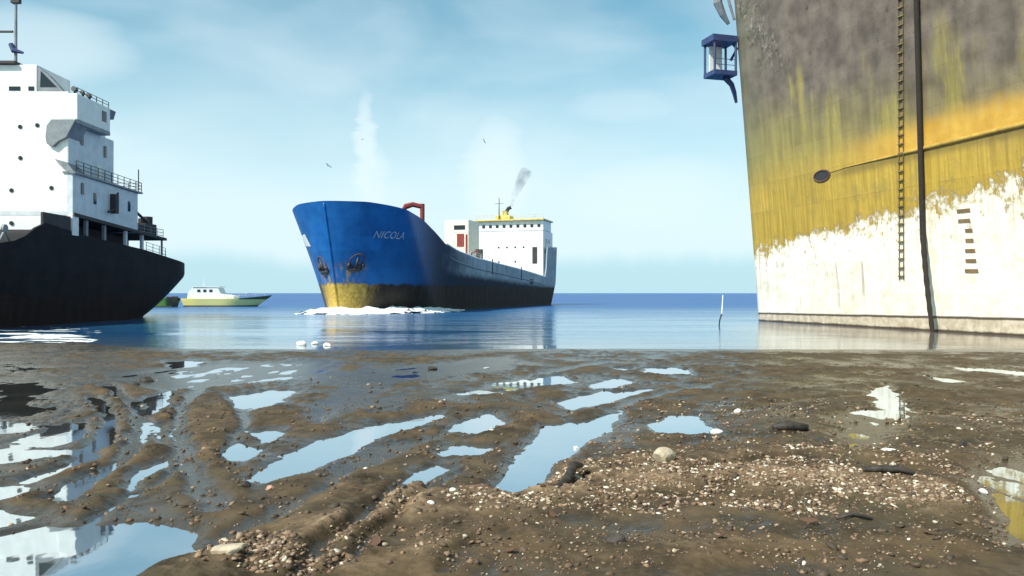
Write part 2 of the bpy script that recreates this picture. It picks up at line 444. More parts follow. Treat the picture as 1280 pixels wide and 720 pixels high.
# forecastle gear
mb = MB(); mb.tube([(14.6, -5.4, 9.8), (14.6, -5.4, 14.7)], 0.32, 10); mb.box(14.2, 15.0, -5.8, -5.0, 8.9, 10.6)
dk = mb.build('derrick_post', M['red'], BS, smooth=False)
mb = MB(); mb.tube([(14.6, -5.4, 14.3), (14.1, -4.2, 14.6), (13.7, -3.3, 14.3), (13.5, -3.0, 13.9)], [0.34, 0.36, 0.42, 0.2], 8)
mb.build('derrick_arm', M['red'], dk)
for s, y in ((6.5, -5.5), (7.4, -5.5), (6.5, 5.2), (7.4, 5.2)):
    MB().tube([(s, y, 11.0), (s, y, 12.6)], 0.22, 8).build('bollard', M['dark'], BS)
MB().box(4.5, 6.5, -1.5, 1.5, 11.0, 12.7).build('windlass', M['dark'], BS, bevel=0.1)
mb = MB(); mb.tube([(0.2, 0, 12.1), (0.2, 0, 13.9)], 0.06, 6); mb.build('jackstaff', M['white'], BS)

# hatch coaming, deck pipes amidships
MB().slab(24, 70, -4.6, 4.6, 6.2, 8.8, 4.8, 6.8).build('hatch_coaming', M['offwhite'], BS, bevel=0.1)
for k in range(7):
    mb = MB(); s = 27 + 6.2 * k; z = interp(s, SHEER) - 1.0
    mb.tube([(s, -5.6, z), (s, -5.6, z + 1.35), (s + .25, -5.6, z + 1.6), (s + .7, -5.6, z + 1.55)], 0.16, 8)
    mb.build('deck_vent', M['offwhite'], BS, smooth=True)
mb = MB(); mb.rail([(20, -6.9, interp(20, SHEER)), (46, -7.2, interp(46, SHEER)), (72, -7.2, interp(72, SHEER))], 0.7, 0.025, 2, 2.2); mb.build('railing', M['white'], BS)

# starboard crane house forward of the accommodation
cb = MB().box(54.0, 60.0, 2.3, 7.1, 5.0, 16.2).build('crane_house', M['offwhite'], BS, bevel=0.08)
MB().box(53.92, 54.0, 3.0, 5.2, 14.4, 15.2).build('window', M['glass'], cb)
MB().box(53.90, 54.0, 3.2, 4.6, 11.2, 13.6).build('door', M['red'], cb)
mb = MB(); mb.tube([(53.2, 2.4, 7.5), (53.2, 2.4, 13.4)], 0.2, 8); mb.build('standpipe', M['red'], BS)
mb = MB(); mb.tube([(53.0, 1.4, 7.0), (53.0, 1.4, 9.8), (51.0, -0.5, 10.2)], 0.16, 8); mb.build('standpipe', M['red'], BS)
MB().box(53.0, 53.9, -0.6, 0.6, 8.6, 10.6).build('winch_box', M['dark'], BS)
# accommodation
hs = MB().box(72.6, 80.5, -7.2, 7.4, 4.6, 15.4).build('accommodation_block', M['white'], BS, bevel=0.08)
wh = MB().box(72.5, 79.0, -7.25, 7.1, 15.403, 17.5).build('wheelhouse', M['white'], BS, bevel=0.08)
for k in range(9):
    y = -6.3 + 1.5 * k
    MB().box(72.42, 72.5, y - 0.30, y + 0.30, 16.1, 16.7).build('wheelhouse_window', M['glass'], wh)
for y, z in ((-3.0, 12.0), (-1.2, 12.0), (0.6, 12.0), (2.4, 12.0), (-1.2, 9.0), (2.4, 9.0)):
    MB().disc((72.58, y, z), 'x', 0.2, 0.08).build('porthole', M['glass'], hs)
MB().box(72.5, 72.6, -5.9, -4.9, 8.6, 12.0).build('door', M['dark'], hs)
for s in (75.2, 77.4):
    MB().box(s - .35, s + .35, -7.27, -7.2, 12.9, 13.8).build('side_window', M['glass'], hs)
MB().box(71.7, 79.8, -7.5, 7.3, 17.503, 17.8).build('roof', M['yellow'], BS, bevel=0.03)
mb = MB(); mb.rail([(72.0, -7.3, 17.8), (72.0, 7.1, 17.8)], 0.9, 0.03, 2, 1.5); mb.build('roof_railing', M['yellow'], BS)
MB().box(74.6, 77.4, 0.6, 3.8, 17.803, 18.9).build('funnel_base', M['yellow'], BS, bevel=0.1)
mb = MB(); mb.tube([(76.2, 2.2, 18.9), (76.3, 2.2, 19.9)], [0.85, 0.72], 14); fn_ = mb.build('funnel', M['yellow'], BS, smooth=False)
mb = MB(); mb.tube([(76.3, 1.8, 19.9), (76.35, 1.5, 20.5), (76.5, .9, 20.8)], 0.4, 10); mb.build('exhaust_pipe', M['black'], fn_)
mb = MB(); mb.tube([(74.4, 2.9, 17.8), (74.4, 2.9, 22.6)], [0.13, 0.06], 6); mb.tube([(74.4, 2.0, 21.4), (74.4, 3.8, 21.4)], 0.04, 6); mb.build('mast', M['dark'], BS)
# poop house behind
MB().box(80.6, 84.0, -5.2, 5.2, 10.8, 13.4).build('poop_deckhouse', M['grey'], BS, bevel=0.06)
mb = MB(); mb.rail([(74.5, -7.2, 12.0), (81, -6.9, 12.3), (84.4, -5.6, 12.4)], 0.9, 0.03, 3, 1.2); mb.build('poop_railing', M['dark'], BS)
b = bh_at(62.0, 4.4)
MB().box(61.0, 63.4, -b - 0.04, -b + 0.1, 4.2, 5.2).build('freeing_port', M['dark'], BS)
for s in (76.2, 80.0):
    MB().disc((s, -bh_at(s, 9.4) - .02, 9.4), 'y', 0.24, 0.1).build('porthole', M['glass'], BS)

# ------------------------------------------------------------------ foam at the bow of the coaster
def foam_mat():
    m, nt, p, co = new_mat('sea_foam')
    n = nt.noise(co, 2.4, 6, 0.65)
    nt.put(p.inputs['Base Color'], nt.mix(nt.ss(n, 0.35, 0.6), (0.70, 0.76, 0.80), (0.86, 0.88, 0.88))); p.inputs['Roughness'].default_value = 0.85
    bump(nt, p, n, 0.8, 0.2)
    return m
FOAM = foam_mat()
def bow_wave():
    path = [(x, -bh_at(x, 0.2)) for x in np.linspace(26, 4, 90)] + [(x, -bh_at(x, 0.2)) for x in 1.25 + 2.75 * np.linspace(1, 0, 24)[1:] ** 2]
    path += [(x, bh_at(x, 0.2)) for x in 1.25 + 2.75 * np.linspace(0, 1, 24)[1:] ** 2] + [(x, bh_at(x, 0.2)) for x in np.linspace(4, 13, 40)[1:]]
    path = np.array(path); d = np.gradient(path, axis=0)
    nrm = np.stack([-d[:, 1], d[:, 0]], 1); nrm /= np.linalg.norm(nrm, axis=1)[:, None] + 1e-9
    for _ in range(14): nrm[1:-1] = (nrm[:-2] + nrm[1:-1] + nrm[2:]) / 3
    nrm /= np.linalg.norm(nrm, axis=1)[:, None]
    nk = 22; Q = np.zeros((len(path), nk, 3))
    for i, (x, y) in enumerate(path):
        fade = sstep(27 - x, 0, 20) if y < 0 else sstep(9 - x, 0, 8)
        wd = 1.0 + 4.6 * fade; ht = 0.72 * fade ** 1.1
        for j in range(nk):
            r = j / (nk - 1)
            q = path[i] + nrm[i] * (-0.4 + wd * r)
            Q[i, j] = (q[0], q[1], ht * (0.35 * math.exp(-((r - 0.5) / 0.3) ** 2) + 0.9 * (1 - r) ** 1.6) * (1 - r ** 4) + 0.05)
    n = fbm(Q[..., 0] * 1.1, Q[..., 1] * 1.1, 5, 5)
    Q[..., 2] = Q[..., 2] * (1 + 0.5 * n) + 0.07 * n
    Q[:, -1, 2] = -0.2; Q[0, :, 2] = -0.1; Q[-1, :, 2] = -0.1
    hole = fbm(Q[..., 0] * 0.9 + 7, Q[..., 1] * 0.9, 4, 15); rr_ = np.linspace(0, 1, nk)[None, :]
    keep = (hole < 1.0 - 1.05 * rr_ ** 1.6)[:-1, :-1]
    ids = np.arange(len(path) * nk).reshape(len(path), nk)
    q = np.stack([ids[:-1, :-1][keep], ids[1:, :-1][keep], ids[1:, 1:][keep], ids[:-1, 1:][keep]], -1)
    mb = MB(); mb._add(Q.reshape(-1, 3).tolist(), q.tolist())
    o = mb.build('bow_wave', FOAM, smooth=True)
    bm = bmesh.new(); bm.from_mesh(o.data); bmesh.ops.delete(bm, geom=[v for v in bm.verts if not v.link_faces], context='VERTS'); bm.to_mesh(o.data); bm.free()
    o.location = BS.location; o.rotation_euler = BS.rotation_euler
    tag(o, 'white foaming bow wave pushed up by the blue coaster', kind='stuff')
bow_wave()

# ------------------------------------------------------------------ smoke from the funnel
def smoke():
    m = bpy.data.materials.new('funnel_smoke'); m.use_nodes = True
    nt = NT(m.node_tree); nt.n.clear()
    tcn = nt.node('ShaderNodeTexCoord'); n = nt.noise(tcn.outputs['Object'], 0.55, 4, 0.6, 0.5)
    dens = nt.ss(n, 0.36, 0.68, 0.02, 0.42)
    v = nt.node('ShaderNodeVolumePrincipled', ins={'Color': (0.30, 0.31, 0.33), 'Density': dens, 'Anisotropy': 0.2})
    nt.node('ShaderNodeOutputMaterial', ins={'Volume': v.outputs[0]})
    c = BS.matrix_basis if False else Matrix.Translation(BS.location) @ Matrix.Rotation(BS.rotation_euler.z, 4, 'Z')
    a = c @ Vector((76.6, 0.9, 20.9))
    mb = MB(); pts = []; rs = []
    for k in range(13):
        t = k / 12
        pts.append(a + Vector((0.2 * t + 3.4 * t ** 1.3, 1.2 * t, 8.2 * t ** 0.95))); rs.append(0.32 + 1.25 * t ** 0.9 if k < 12 else 0.9)
    mb.tube(pts, rs, 14)
    o = mb.build('funnel_smoke', m, smooth=True)
    tag(o, 'thin grey smoke drifting from the funnel of the blue coaster', kind='stuff')
smoke()

# ------------------------------------------------------------------ dark cargo ship, seen from its shoreward end
def black_hull_mat():
    m, nt, p, co = new_mat('black_hull_paint')
    z = nt.node('ShaderNodeSeparateXYZ', ins={0: co}).outputs[2]
    n1 = nt.noise(co, 0.6, 5); n2 = nt.noise(nt.scale(co, (1, 1, 0.2)), 1.5, 6, 0.65)
    c = nt.mix(nt.ss(n1, 0.3, 0.7), (0.005, 0.005, 0.008), (0.011, 0.011, 0.015))
    c = nt.mix(nt.ss(n2, 0.55, 0.75, 0, 0.6), c, (0.03, 0.018, 0.014))
    c = nt.mix(nt.ss(nt.add(z, nt.mul(n1, 0.8)), 2.9, 2.5), c, nt.mix(nt.ss(n2, 0.4, 0.7), (0.012, 0.006, 0.005), (0.025, 0.011, 0.008)))
    ls_ = nt.node('ShaderNodeSeparateXYZ', ins={0: co}).outputs[0]
    pt, pm = plates(nt, ls_, z, 6.0, 1.8, 0.2); c = nt.mix(0.8, c, pt, 'MULTIPLY'); c = nt.mix(nt.mul(pm, 0.25), c, (0.05, 0.03, 0.02))
    nt.put(p.inputs['Base Color'], c); p.inputs['Roughness'].default_value = 0.6; p.inputs['Specular IOR Level'].default_value = 0.12
    bump(nt, p, nt.add(n1, nt.mul(pm, 0.1)), 0.3, 0.1)
    return m
LS = thing('cargo_ship', 'beached black hulled cargo ship with a tall white accommodation block and bridge wing', 'ship', (-43.7, 92, 0), -PI/2)
LSH = [(0, 5.5), (4.5, 5.75), (14.4, 6.7), (25, 7.3), (30.9, 7.9), (31.4, 7.7), (34, 6.4), (37, 5.9), (70, 6.0), (82, 8.0), (96, 9.5)]
def lh(u, v):
    L = 96.0
    zt = interp(u * L, LSH); z = lerp(-1, zt, v); k = min(1, max(0, z / 4.4))
    s0 = lerp(2.6, -0.5, k ** 1.0); s1 = L + lerp(-3, 2, min(1, max(0, z / 9)))
    s = lerp(s0, s1, u)
    A = lerp(15, 7.0, k ** 0.8); B = 8.0 * lerp(0.96, 1, k)
    t = min(1, max(0, (s - s0) / A)); e = lerp(1.5, 2.3, k)
    b = B * (1 - (1 - t) ** e) ** (1 / e)
    t2 = min(1, max(0, (s1 - s) / lerp(18, 12, k))); b *= (1 - (1 - t2) ** 2) ** 0.5
    return (s, b, z)
st = [0.14 * (k / 22) ** 1.8 for k in range(23)] + list(np.linspace(0.15, 0.84, 50)) + list(1 - 0.15 * np.linspace(1, 0, 16) ** 1.6)
hull(lh, sorted(set(st)), black_hull_mat(), LS, nv=18, wall=0.2, deck=0.5)

ab = MB().box(21, 27, -8, 7.6, 9.06, 18.9).build('accommodation_block', M['white'], LS, bevel=0.06)
MB().box(25.9, 26.97, -8, 7.6, 6.6, 9.058).build('front_skirt', M['white'], ab)
def px_front(x, y): Y = 65.0; return ((x - 640) * Y / 1000 + 43.7, (HZ - y) * Y / 1000 + CAM_H)
for x, y in ((24.5, 158), (46, 156), (25, 197), (14, 237.6), (64, 234.5), (14, 278.6), (-14, 158), (-14, 197), (-30, 237), (-30, 278)):
    yy, zz = px_front(x, y); MB().disc((27.01, yy, zz), 'x', 0.17, 0.08).build('porthole', M['glass'], ab)
mb = MB().box(22, 26.95, -8, 5.0, 18.903, 21.1); wb = mb.build('wheelhouse', M['white'], LS, bevel=0.05)
for y, hw in ((3.2, 0.45), (4.55, 0.22), (1.2, 0.45), (-0.8, 0.45)):
    MB().box(26.93, 27.0, y - hw, y + hw, 18.98, 19.32).build('wheelhouse_window', M['glass'], wb)
MB().box(21.6, 27.3, -8.4, 3.4, 21.103, 21.35).build('wheelhouse_roof', M['dark'], LS, bevel=0.03)
# sloped dark weather screen beside the wheelhouse
sc_ = MB().prism([(5.02, 18.93), (7.15, 18.93), (6.0, 20.2), (5.02, 21.0)], 'x', 26.4, 26.9).build('weather_screen', M['grey'], LS)
MB().prism([(5.25, 19.3), (6.6, 19.3), (5.9, 20.0), (5.3, 20.6)], 'x', 26.905, 26.93).build('screen_pane', M['glass'], sc_)
# bridge wing and its curved bracket
bw = MB().box(21.9, 27.2, 7.0, 8.45, 16.6, 18.7).build('bridge_wing', M['white'], LS, bevel=0.05)
MB().box(22.6, 23.3, 8.44, 8.49, 17.3, 18.2).build('wing_window', M['glass'], bw)
arc = [(5.9, 15.2), (6.0, 14.6), (6.5, 14.35), (7.0, 14.8), (7.62, 15.1), (8.4, 16.597), (6.4, 16.597), (6.0, 16.1)]
MB().prism(arc, 'x', 25.2, 27.32).build('wing_bracket', M['grey'], bw, bevel=0.05)
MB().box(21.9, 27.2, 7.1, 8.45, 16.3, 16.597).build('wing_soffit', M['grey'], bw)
mb = MB(); mb.rail([(22, 8.35, 18.7), (27.1, 8.35, 18.7)], 0.5, 0.035, 2, 1.0); mb.build('wing_railing', M['black'], LS)
for s, r in ((26.6, .22), (25.4, .16), (24.4, .2)):
    mb = MB(); mb.tube([(s, 7.9, 18.7), (s, 7.9, 19.05)], 0.07, 6); mb.tube([(s - .15, 7.9, 19.15), (s + .2, 7.9, 19.2)], r, 8)
    mb.build('searchlight', M['black'], LS)
MB().prism([(21.0, 17.9), (22.0, 17.9), (22.2, 18.7), (20.6, 18.7)], 'y', 7.2, 8.3).build('wing_chute', M['navy'], LS)
# deck houses stepping down aft
M['shade_white'] = paint('shaded_white_paint', (0.60, 0.64, 0.68), 0.5, 0.18, 0.08)  # white with the bluish shade of the ship's side put into its colour
ub = MB().box(19.6, 26.98, 3.0, 7.63, 12.3, 16.3).build('upper_deckhouse', M['shade_white'], LS, bevel=0.05)
for s, z in ((25.0, 15.4), (21.2, 15.0)):
    MB().box(s - .2, s + .2, 7.62, 7.69, z - .5, z + .5).build('side_window', M['glass'], ub)
MB().box(22.0, 22.7, 7.62, 7.72, 12.4, 13.6).build('locker', M['white'], ub)
lb = MB().slab(15.7, 26.99, 2.0, 8.0, 8.2, 12.0, 8.8, 12.25).build('lower_deckhouse', M['shade_white'], LS, bevel=0.05)
for s, z in ((25.6, 11.2), (23.6, 10.6), (17.5, 10.6)):
    MB().box(s - .2, s + .2, 7.99, 8.06, z - .5, z + .45).build('side_window', M['glass'], lb)
mb = MB(); mb.box(20.4, 21.0, 7.95, 8.5, 9.6, 11.3); mb.tube([(21.9, 8.3, 9.6), (20.9, 8.4, 10.0), (20.2, 8.3, 11.5)], 0.1, 6); mb.build('accommodation_ladder', M['dark'], LS)
mb = MB(); mb.slab(15.2, 27.1, 7.2, 8.25, 12.01, 12.15, 12.26, 12.40); mb.build('boat_deck', M['grey'], LS)
mb = MB(); mb.rail([(15.3, 8.15, 12.15), (26.8, 8.15, 12.4)], 0.9, 0.035, 3, 1.1); mb.rail([(15.3, 8.15, 12.15), (15.3, 2.0, 12.15)], 0.9, 0.035, 3, 1.1)
mb.tube([(15.6, 8.0, 12.1), (15.6, 8.0, 14.3)], 0.05, 6); mb.build('boat_deck_railing', M['black'], LS)
MB().prism([(7.9, 12.2), (8.3, 12.2), (7.6, 13.1), (6.6, 13.4), (7.0, 12.9)], 'x', 25.6, 27.2).build('deck_bracket', M['grey'], LS)
# open poop deck below the house: slab, recess wall, pillars
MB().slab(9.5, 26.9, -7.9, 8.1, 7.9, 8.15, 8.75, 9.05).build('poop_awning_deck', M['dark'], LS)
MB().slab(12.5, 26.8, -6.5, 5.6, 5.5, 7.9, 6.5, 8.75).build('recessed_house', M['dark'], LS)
for s in (14.3, 17.6, 21.5, 24.5):
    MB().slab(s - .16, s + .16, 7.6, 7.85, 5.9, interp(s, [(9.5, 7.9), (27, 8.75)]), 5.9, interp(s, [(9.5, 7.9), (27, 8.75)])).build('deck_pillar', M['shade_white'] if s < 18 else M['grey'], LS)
MB().box(27.2, 31.0, 7.72, 7.95, 7.5, 8.7).build('bulwark_screen', M['dark'], LS, bevel=0.04)
MB().box(26.2, 27.15, 7.7, 8.05, 7.2, 8.9).build('poop_post', M['white'], LS)
mb = MB(); mb.rail([(15.5, 7.9, 8.2), (9.7, 7.8, 8.1), (9.7, -7.5, 8.1)], 0.9, 0.03, 3, 1.3); mb.build('poop_railing', M['grey'], LS)
mb = MB(); mb.rail([(13.5, 7.8, 6.5), (8, 7.3, 6.2), (4, 5.6, 5.8), (1, 2.5, 5.6)], 1.0, 0.03, 3, 1.4); mb.build('stern_railing', M['grey'], LS)
mb = MB(); mb.tube([(9.8, 7.7, 6.4), (9.8, 7.7, 8.0)], 0.1, 6); mb.build('deck_pillar', M['grey'], LS)
mb = MB(); mb.tube([(16.5, 7.4, 10.9), (13.8, 7.5, 9.9), (12.3, 7.5, 9.4)], 0.14, 8)
mb.box(11.0, 13.2, 6.2, 7.7, 8.3, 9.4); mb.tube([(11.2, 6.9, 9.3), (11.2, 6.9, 10.2)], .45, 10); mb.tube([(12.5, 6.9, 9.3), (12.5, 6.9, 9.9)], .35, 10); mb.box(12.9, 15.4, 6.6, 7.6, 8.35, 9.2)
mb.build('mooring_winch', M['dark'], LS)
mb = MB(); mb.tube([(35.5, 7.2, 5.6), (34.5, 7.2, 7.0)], 0.1, 6); mb.tube([(33.6, 7.2, 5.8), (34.5, 7.2, 7.0)], 0.1, 6); mb.disc((34.5, 7.2, 7.15), 'y', 0.3, 0.2); mb.build('fairlead_frame', M['grey'], LS)
mb = MB(); mb.box(33, 60, -4, 5.5, 5.3, 6.6); mb.build('hatch_cover', M['offwhite'], LS, bevel=0.1)
# mast
mb = MB(); mb.tube([(24.5, 1.75, 21.3), (24.5, 1.75, 33)], [0.13, 0.08], 8); mm = mb.build('mast', M['grey'], LS)
mb = MB(); mb.tube([(24.5, 1.5, 24.6), (24.5, -2.5, 24.6)], 0.11, 6); mb.tube([(24.5, -0.2, 24.6), (24.5, -0.2, 27.0)], 0.04, 6); mb.build('yard_arm', M['dark'], mm)
mb = MB(); mb.tube([(24.7, 1.45, 23.5), (24.7, 1.7, 22.95), (24.7, 2.5, 22.75)], [0.2, 0.24, 0.1], 8); mb.build('radar_scanner', M['navy'], mm)
MB().box(24.3, 24.7, 1.4, 2.1, 27.0, 27.4).build('mast_light', M['dark'], mm)

# ------------------------------------------------------------------ big streaked hull on the right
d = Vector((7.4, -26.0)).normalized(); nrm = Vector((-d.y * -1, 0)) if False else Vector((-0.9618, -0.2738))
HB = 10.5; RL = 78.0
P0 = Vector((21.75, 73.0)) - nrm * HB
RS = thing('freighter_hull', 'towering freighter hull streaked grey, mustard and white with a platform on its far edge', 'ship', (P0.x, P0.y, 0), math.atan2(d.y, d.x))
def rh(u, v):
    z = lerp(-1.5, 31.0, v)
    lean = 2.35 * max(0, z) / 29.0
    s0 = 0.0 - 0.3 * z / 29; s1 = RL + lerp(0, 6, max(0, z) / 31)
    s = lerp(s0, s1, u)
    t = min(1, max(0, (s - s0) / 2.2)); b = (HB + lean) * (1 - 0.10 * (1 - t) ** 2.4)
    t2 = min(1, max(0, (s1 - s) / 26)); b *= (1 - (1 - t2) ** 2) ** 0.6
    return (s, b, z)
def rh_b(s, z): return HB + 2.35 * max(0, z) / 29.0
def big_hull_mat():
    m, nt, p, co = new_mat('streaked_hull_paint')
    sx = nt.node('ShaderNodeSeparateXYZ', ins={0: co}); s, y, z = sx.outputs
    cs = nt.node('ShaderNodeCombineXYZ', ins={0: s, 1: 0.0, 2: z}).outputs[0]
    nb = nt.noise(cs, 0.16, 4, 0.55); nm = nt.noise(cs, 0.55, 6, 0.62); nf = nt.noise(cs, 2.2, 6, 0.65)
    drip = nt.noise(nt.scale(cs, (1.5, 1, 0.10)), 1.0, 6, 0.62); drip2 = nt.noise(nt.scale(cs, (3.2, 1, 0.16)), 1.3, 5, 0.6)
    # bands of paint from the top: weathered grey-brown, olive, mustard, white
    grey = nt.mix(nt.ss(nm, 0.3, 0.7), (0.095, 0.072, 0.055), (0.200, 0.158, 0.125))
    grey = nt.mix(nt.ss(nf, 0.52, 0.75, 0, 0.6), grey, (0.085, 0.065, 0.05))
    olive = nt.mix(nt.ss(drip, 0.3, 0.7), (0.21, 0.165, 0.05), (0.34, 0.28, 0.09))
    must = nt.mix(nt.ss(drip2, 0.3, 0.72), (0.35, 0.225, 0.035), (0.53, 0.355, 0.06))
    must = nt.mix(nt.ss(nm, 0.5, 0.7, 0, 0.55), must, (0.26, 0.20, 0.06))
    white = nt.mix(nt.ss(nt.add(nt.mul(nf, 0.3), nt.mul(nm, 0.7)), 0.34, 0.54), (0.72, 0.65, 0.51), (0.86, 0.81, 0.69))
    wob = nt.add(nt.mul(nt.sub(nb, 0.5), 5.0), nt.add(nt.mul(nt.sub(nm, 0.5), 2.6), nt.mul(nt.sub(drip, 0.5), 1.6)))
    e1 = nt.sub(z, nt.add(nt.sub(18.4, nt.mul(s, 0.17)), nt.add(nt.mul(wob, 0.8), nt.mul(nt.ss(nt.noise(nt.scale(cs, (0.35, 1, 0.09)), 1.0, 5, 0.6), 0.5, 0.68), 5.0))))     # grey above
    e2 = nt.sub(z, nt.add(nt.sub(13.0, nt.mul(s, -0.01)), nt.mul(wob, 0.4)))     # olive above mustard
    c = nt.mix(nt.ss(e2, -2.6, 2.2), must, olive)
    c = nt.mix(nt.ss(nt.add(e1, nt.mul(nt.sub(nf, 0.5), 2.0)), -4.2, 3.0), c, grey)
    # bright ochre above the bent strake line, its shadow painted dark olive under it
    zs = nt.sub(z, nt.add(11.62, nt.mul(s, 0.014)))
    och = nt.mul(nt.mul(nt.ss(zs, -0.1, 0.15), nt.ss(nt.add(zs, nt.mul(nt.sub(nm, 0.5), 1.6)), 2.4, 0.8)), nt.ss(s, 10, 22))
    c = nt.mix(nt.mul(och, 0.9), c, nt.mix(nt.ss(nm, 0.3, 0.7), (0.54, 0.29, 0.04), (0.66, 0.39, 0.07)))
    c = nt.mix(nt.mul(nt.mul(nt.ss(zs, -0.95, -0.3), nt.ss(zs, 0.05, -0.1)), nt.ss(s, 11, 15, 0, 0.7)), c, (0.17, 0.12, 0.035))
    # green tint towards the far end
    c = nt.mix(nt.mul(nt.ss(s, 7.0, 0.0), nt.ss(z, 9, 16, 0.0, 0.5)), c, (0.13, 0.14, 0.09))
    wtop = nt.add(nt.add(5.9, nt.mul(s, 0.105)), nt.add(nt.mul(nt.sub(nm, 0.5), 4.6), nt.add(nt.mul(nt.sub(drip2, 0.5), 1.6), nt.mul(nt.sub(nf, 0.5), 1.0))))
    e3 = nt.sub(wtop, z)
    # dirty lip above the white
    c = nt.mix(nt.mul(nt.ss(e3, -0.9, -0.1), nt.ss(nf, 0.35, 0.6, 0.2, 0.8)), c, (0.22, 0.15, 0.06))
    # paint flaked off the white near its upper edge
    flake = nt.mul(nt.ss(nt.noise(nt.scale(cs, (1.6, 1, 1.0)), 1.1, 6, 0.7), 0.56, 0.62), nt.ss(e3, 4.2, 0.3))
    wh_ = nt.mix(nt.mul(flake, 0.9), white, (0.30, 0.22, 0.11))
    wh_ = nt.mix(nt.mul(nt.ss(drip2, 0.50, 0.72), nt.ss(e3, 5.5, 0.0, 0.25, 0.75)), wh_, (0.48, 0.34, 0.16))
    wh_ = nt.mix(nt.mul(nt.mul(nt.ss(drip, 0.58, 0.7), nt.ss(nb, 0.4, 0.6)), 0.6), wh_, (0.24, 0.13, 0.06))
    c = nt.mix(nt.ss(nt.add(e3, nt.mul(nt.sub(nf, 0.5), 1.4)), -0.45, 0.60), c, wh_)
    # black scum line and muddy foot
    sc2 = nt.sub(z, nt.add(0.66, nt.add(nt.mul(s, 0.012), nt.mul(nt.sub(nm, 0.5), 0.12))))
    c = nt.mix(nt.ss(sc2, 0.05, -0.05), c, nt.mix(nt.ss(nf, 0.3, 0.7), (0.44, 0.35, 0.25), (0.66, 0.57, 0.44)))
    c = nt.mix(nt.mul(nt.ss(nt.math('ABSOLUTE', sc2), 0.13, 0.04), 0.92), c, (0.05, 0.035, 0.025))
    c = nt.mix(nt.ss(nt.add(z, nt.mul(nm, 0.25)), 0.34, 0.20), c, (0.07, 0.05, 0.035))
    # rusty scabs high up
    scab = nt.mul(nt.ss(nt.noise(cs, 0.75, 7, 0.72), 0.60, 0.66), nt.ss(z, 17, 20))
    c = nt.mix(nt.mul(scab, 0.75), c, (0.05, 0.04, 0.03))
    pt, pm2 = plates(nt, s, z, 7.5, 2.4, 0.10)
    c = nt.mix(0.85, c, pt, 'MULTIPLY')
    c = nt.mix(nt.mul(nt.mul(pm2, nt.ss(nm, 0.4, 0.6)), 0.30), c, (0.09, 0.06, 0.03))
    # plate seams
    seam = nt.math('ABSOLUTE', nt.sub(nt.math('FRACT', nt.mul(s, 1/5.6)), 0.62))
    c = nt.mix(nt.mul(nt.ss(seam, 0.012, 0.004), 0.0), c, (0.06, 0.05, 0.03))
    # a patch of scabby, half scraped plating near the far end
    pm = nt.mul(nt.mul(nt.ss(nt.math('ABSOLUTE', nt.sub(s, nt.add(1.6, nt.mul(nt.sub(30, z), 0.55)))), 2.6, 0.6), nt.ss(z, 20, 22.5)), nt.ss(nt.noise(nt.scale(cs, (1.4, 1, 0.9)), 1.5, 7, 0.75), 0.48, 0.60))
    c = nt.mix(nt.mul(pm, 0.85), c, nt.mix(nt.ss(nf, 0.42, 0.58), (0.035, 0.03, 0.025), (0.30, 0.27, 0.22)))
    p.inputs['Specular IOR Level'].default_value = 0.35
    nt.put(p.inputs['Base Color'], c); nt.put(p.inputs['Roughness'], nt.ss(nm, 0.3, 0.7, 0.5, 0.7))
    rib = nt.node('ShaderNodeTexWave', ins={'Vector': cs, 'Scale': 0.32, 'Distortion': 0.4, 'Detail': 1}).outputs['Fac']
    hs_ = nt.ss(nt.math('ABSOLUTE', nt.sub(nt.math('FRACT', nt.mul(z, 1/3.1)), 0.5)), 0.02, 0.0)
    bump(nt, p, nt.add(nt.mul(nb, 2.2), nt.add(nt.mul(rib, 0.30), nt.add(nt.mul(nf, 0.16), nt.add(nt.mul(nm, 0.7), nt.mul(pm2, 0.08))))), 0.5, 0.14)
    return m
st = [0.03 * (k / 10) for k in range(11)] + list(np.linspace(0.04, 0.66, 36)) + list(np.linspace(0.68, 1, 26))
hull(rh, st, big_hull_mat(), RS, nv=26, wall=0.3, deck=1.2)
def rp(s, z, off=0.0): return (s, -(rh_b(s, z) + off), z)
# rubbing strake
M['mustard'] = paint('mustard_paint', (0.46, 0.30, 0.06), 0.5, 0.2, 0.2)
mb = MB(); mb.tube([rp(s, interp(s, [(12.3, 11.65), (14, 11.8), (30, 12.0), (46, 12.4)]), 0.02) for s in np.linspace(12.4, 46, 40)], [0.02 + 0.12 * sstep(s, 12.4, 24) for s in np.linspace(12.4, 46, 40)], 10)
mb.build('rubbing_strake', M['mustard'], RS, smooth=True)
# oval hole with a lip
mb = MB(); sh, zh = 11.4, 11.55
mb.tube([rp(sh + 0.95*math.cos(2*PI*k/20), zh + 0.42*math.sin(2*PI*k/20), 0.02) for k in range(21)], 0.07, 6, cap=False); hl = mb.build('hawse_hole', M['rusty'], RS, smooth=True)
mb = MB(); mb._add([rp(sh + 0.9*math.cos(2*PI*k/20), zh + 0.38*math.sin(2*PI*k/20), 0.03) for k in range(20)], [tuple(range(20))]); mb.build('hole_recess', M['dark'], hl)
# draft marks: a worn column of bars
WB = paint('worn_brown_paint', (0.20, 0.13, 0.06), 0.7, 0.4); zz = 7.7
for k, wdt in enumerate((1.0, 0.9, 0.55, 0.6, 0.75, 0.8, 1.0)):
    s0 = 24.75 - (0.3 if k < 2 else 0); P = [rp(s0 - wdt/2, zz, 0.03), rp(s0 + wdt/2, zz - .02, 0.03), rp(s0 + wdt/2 + .03, zz - 0.27, 0.03), rp(s0 - wdt/2 + .02, zz - 0.24, 0.03)]
    mb = MB(); mb._add(P, [(0, 1, 2, 3)]); zz -= 0.62; mb.build('draft_mark', WB, RS)
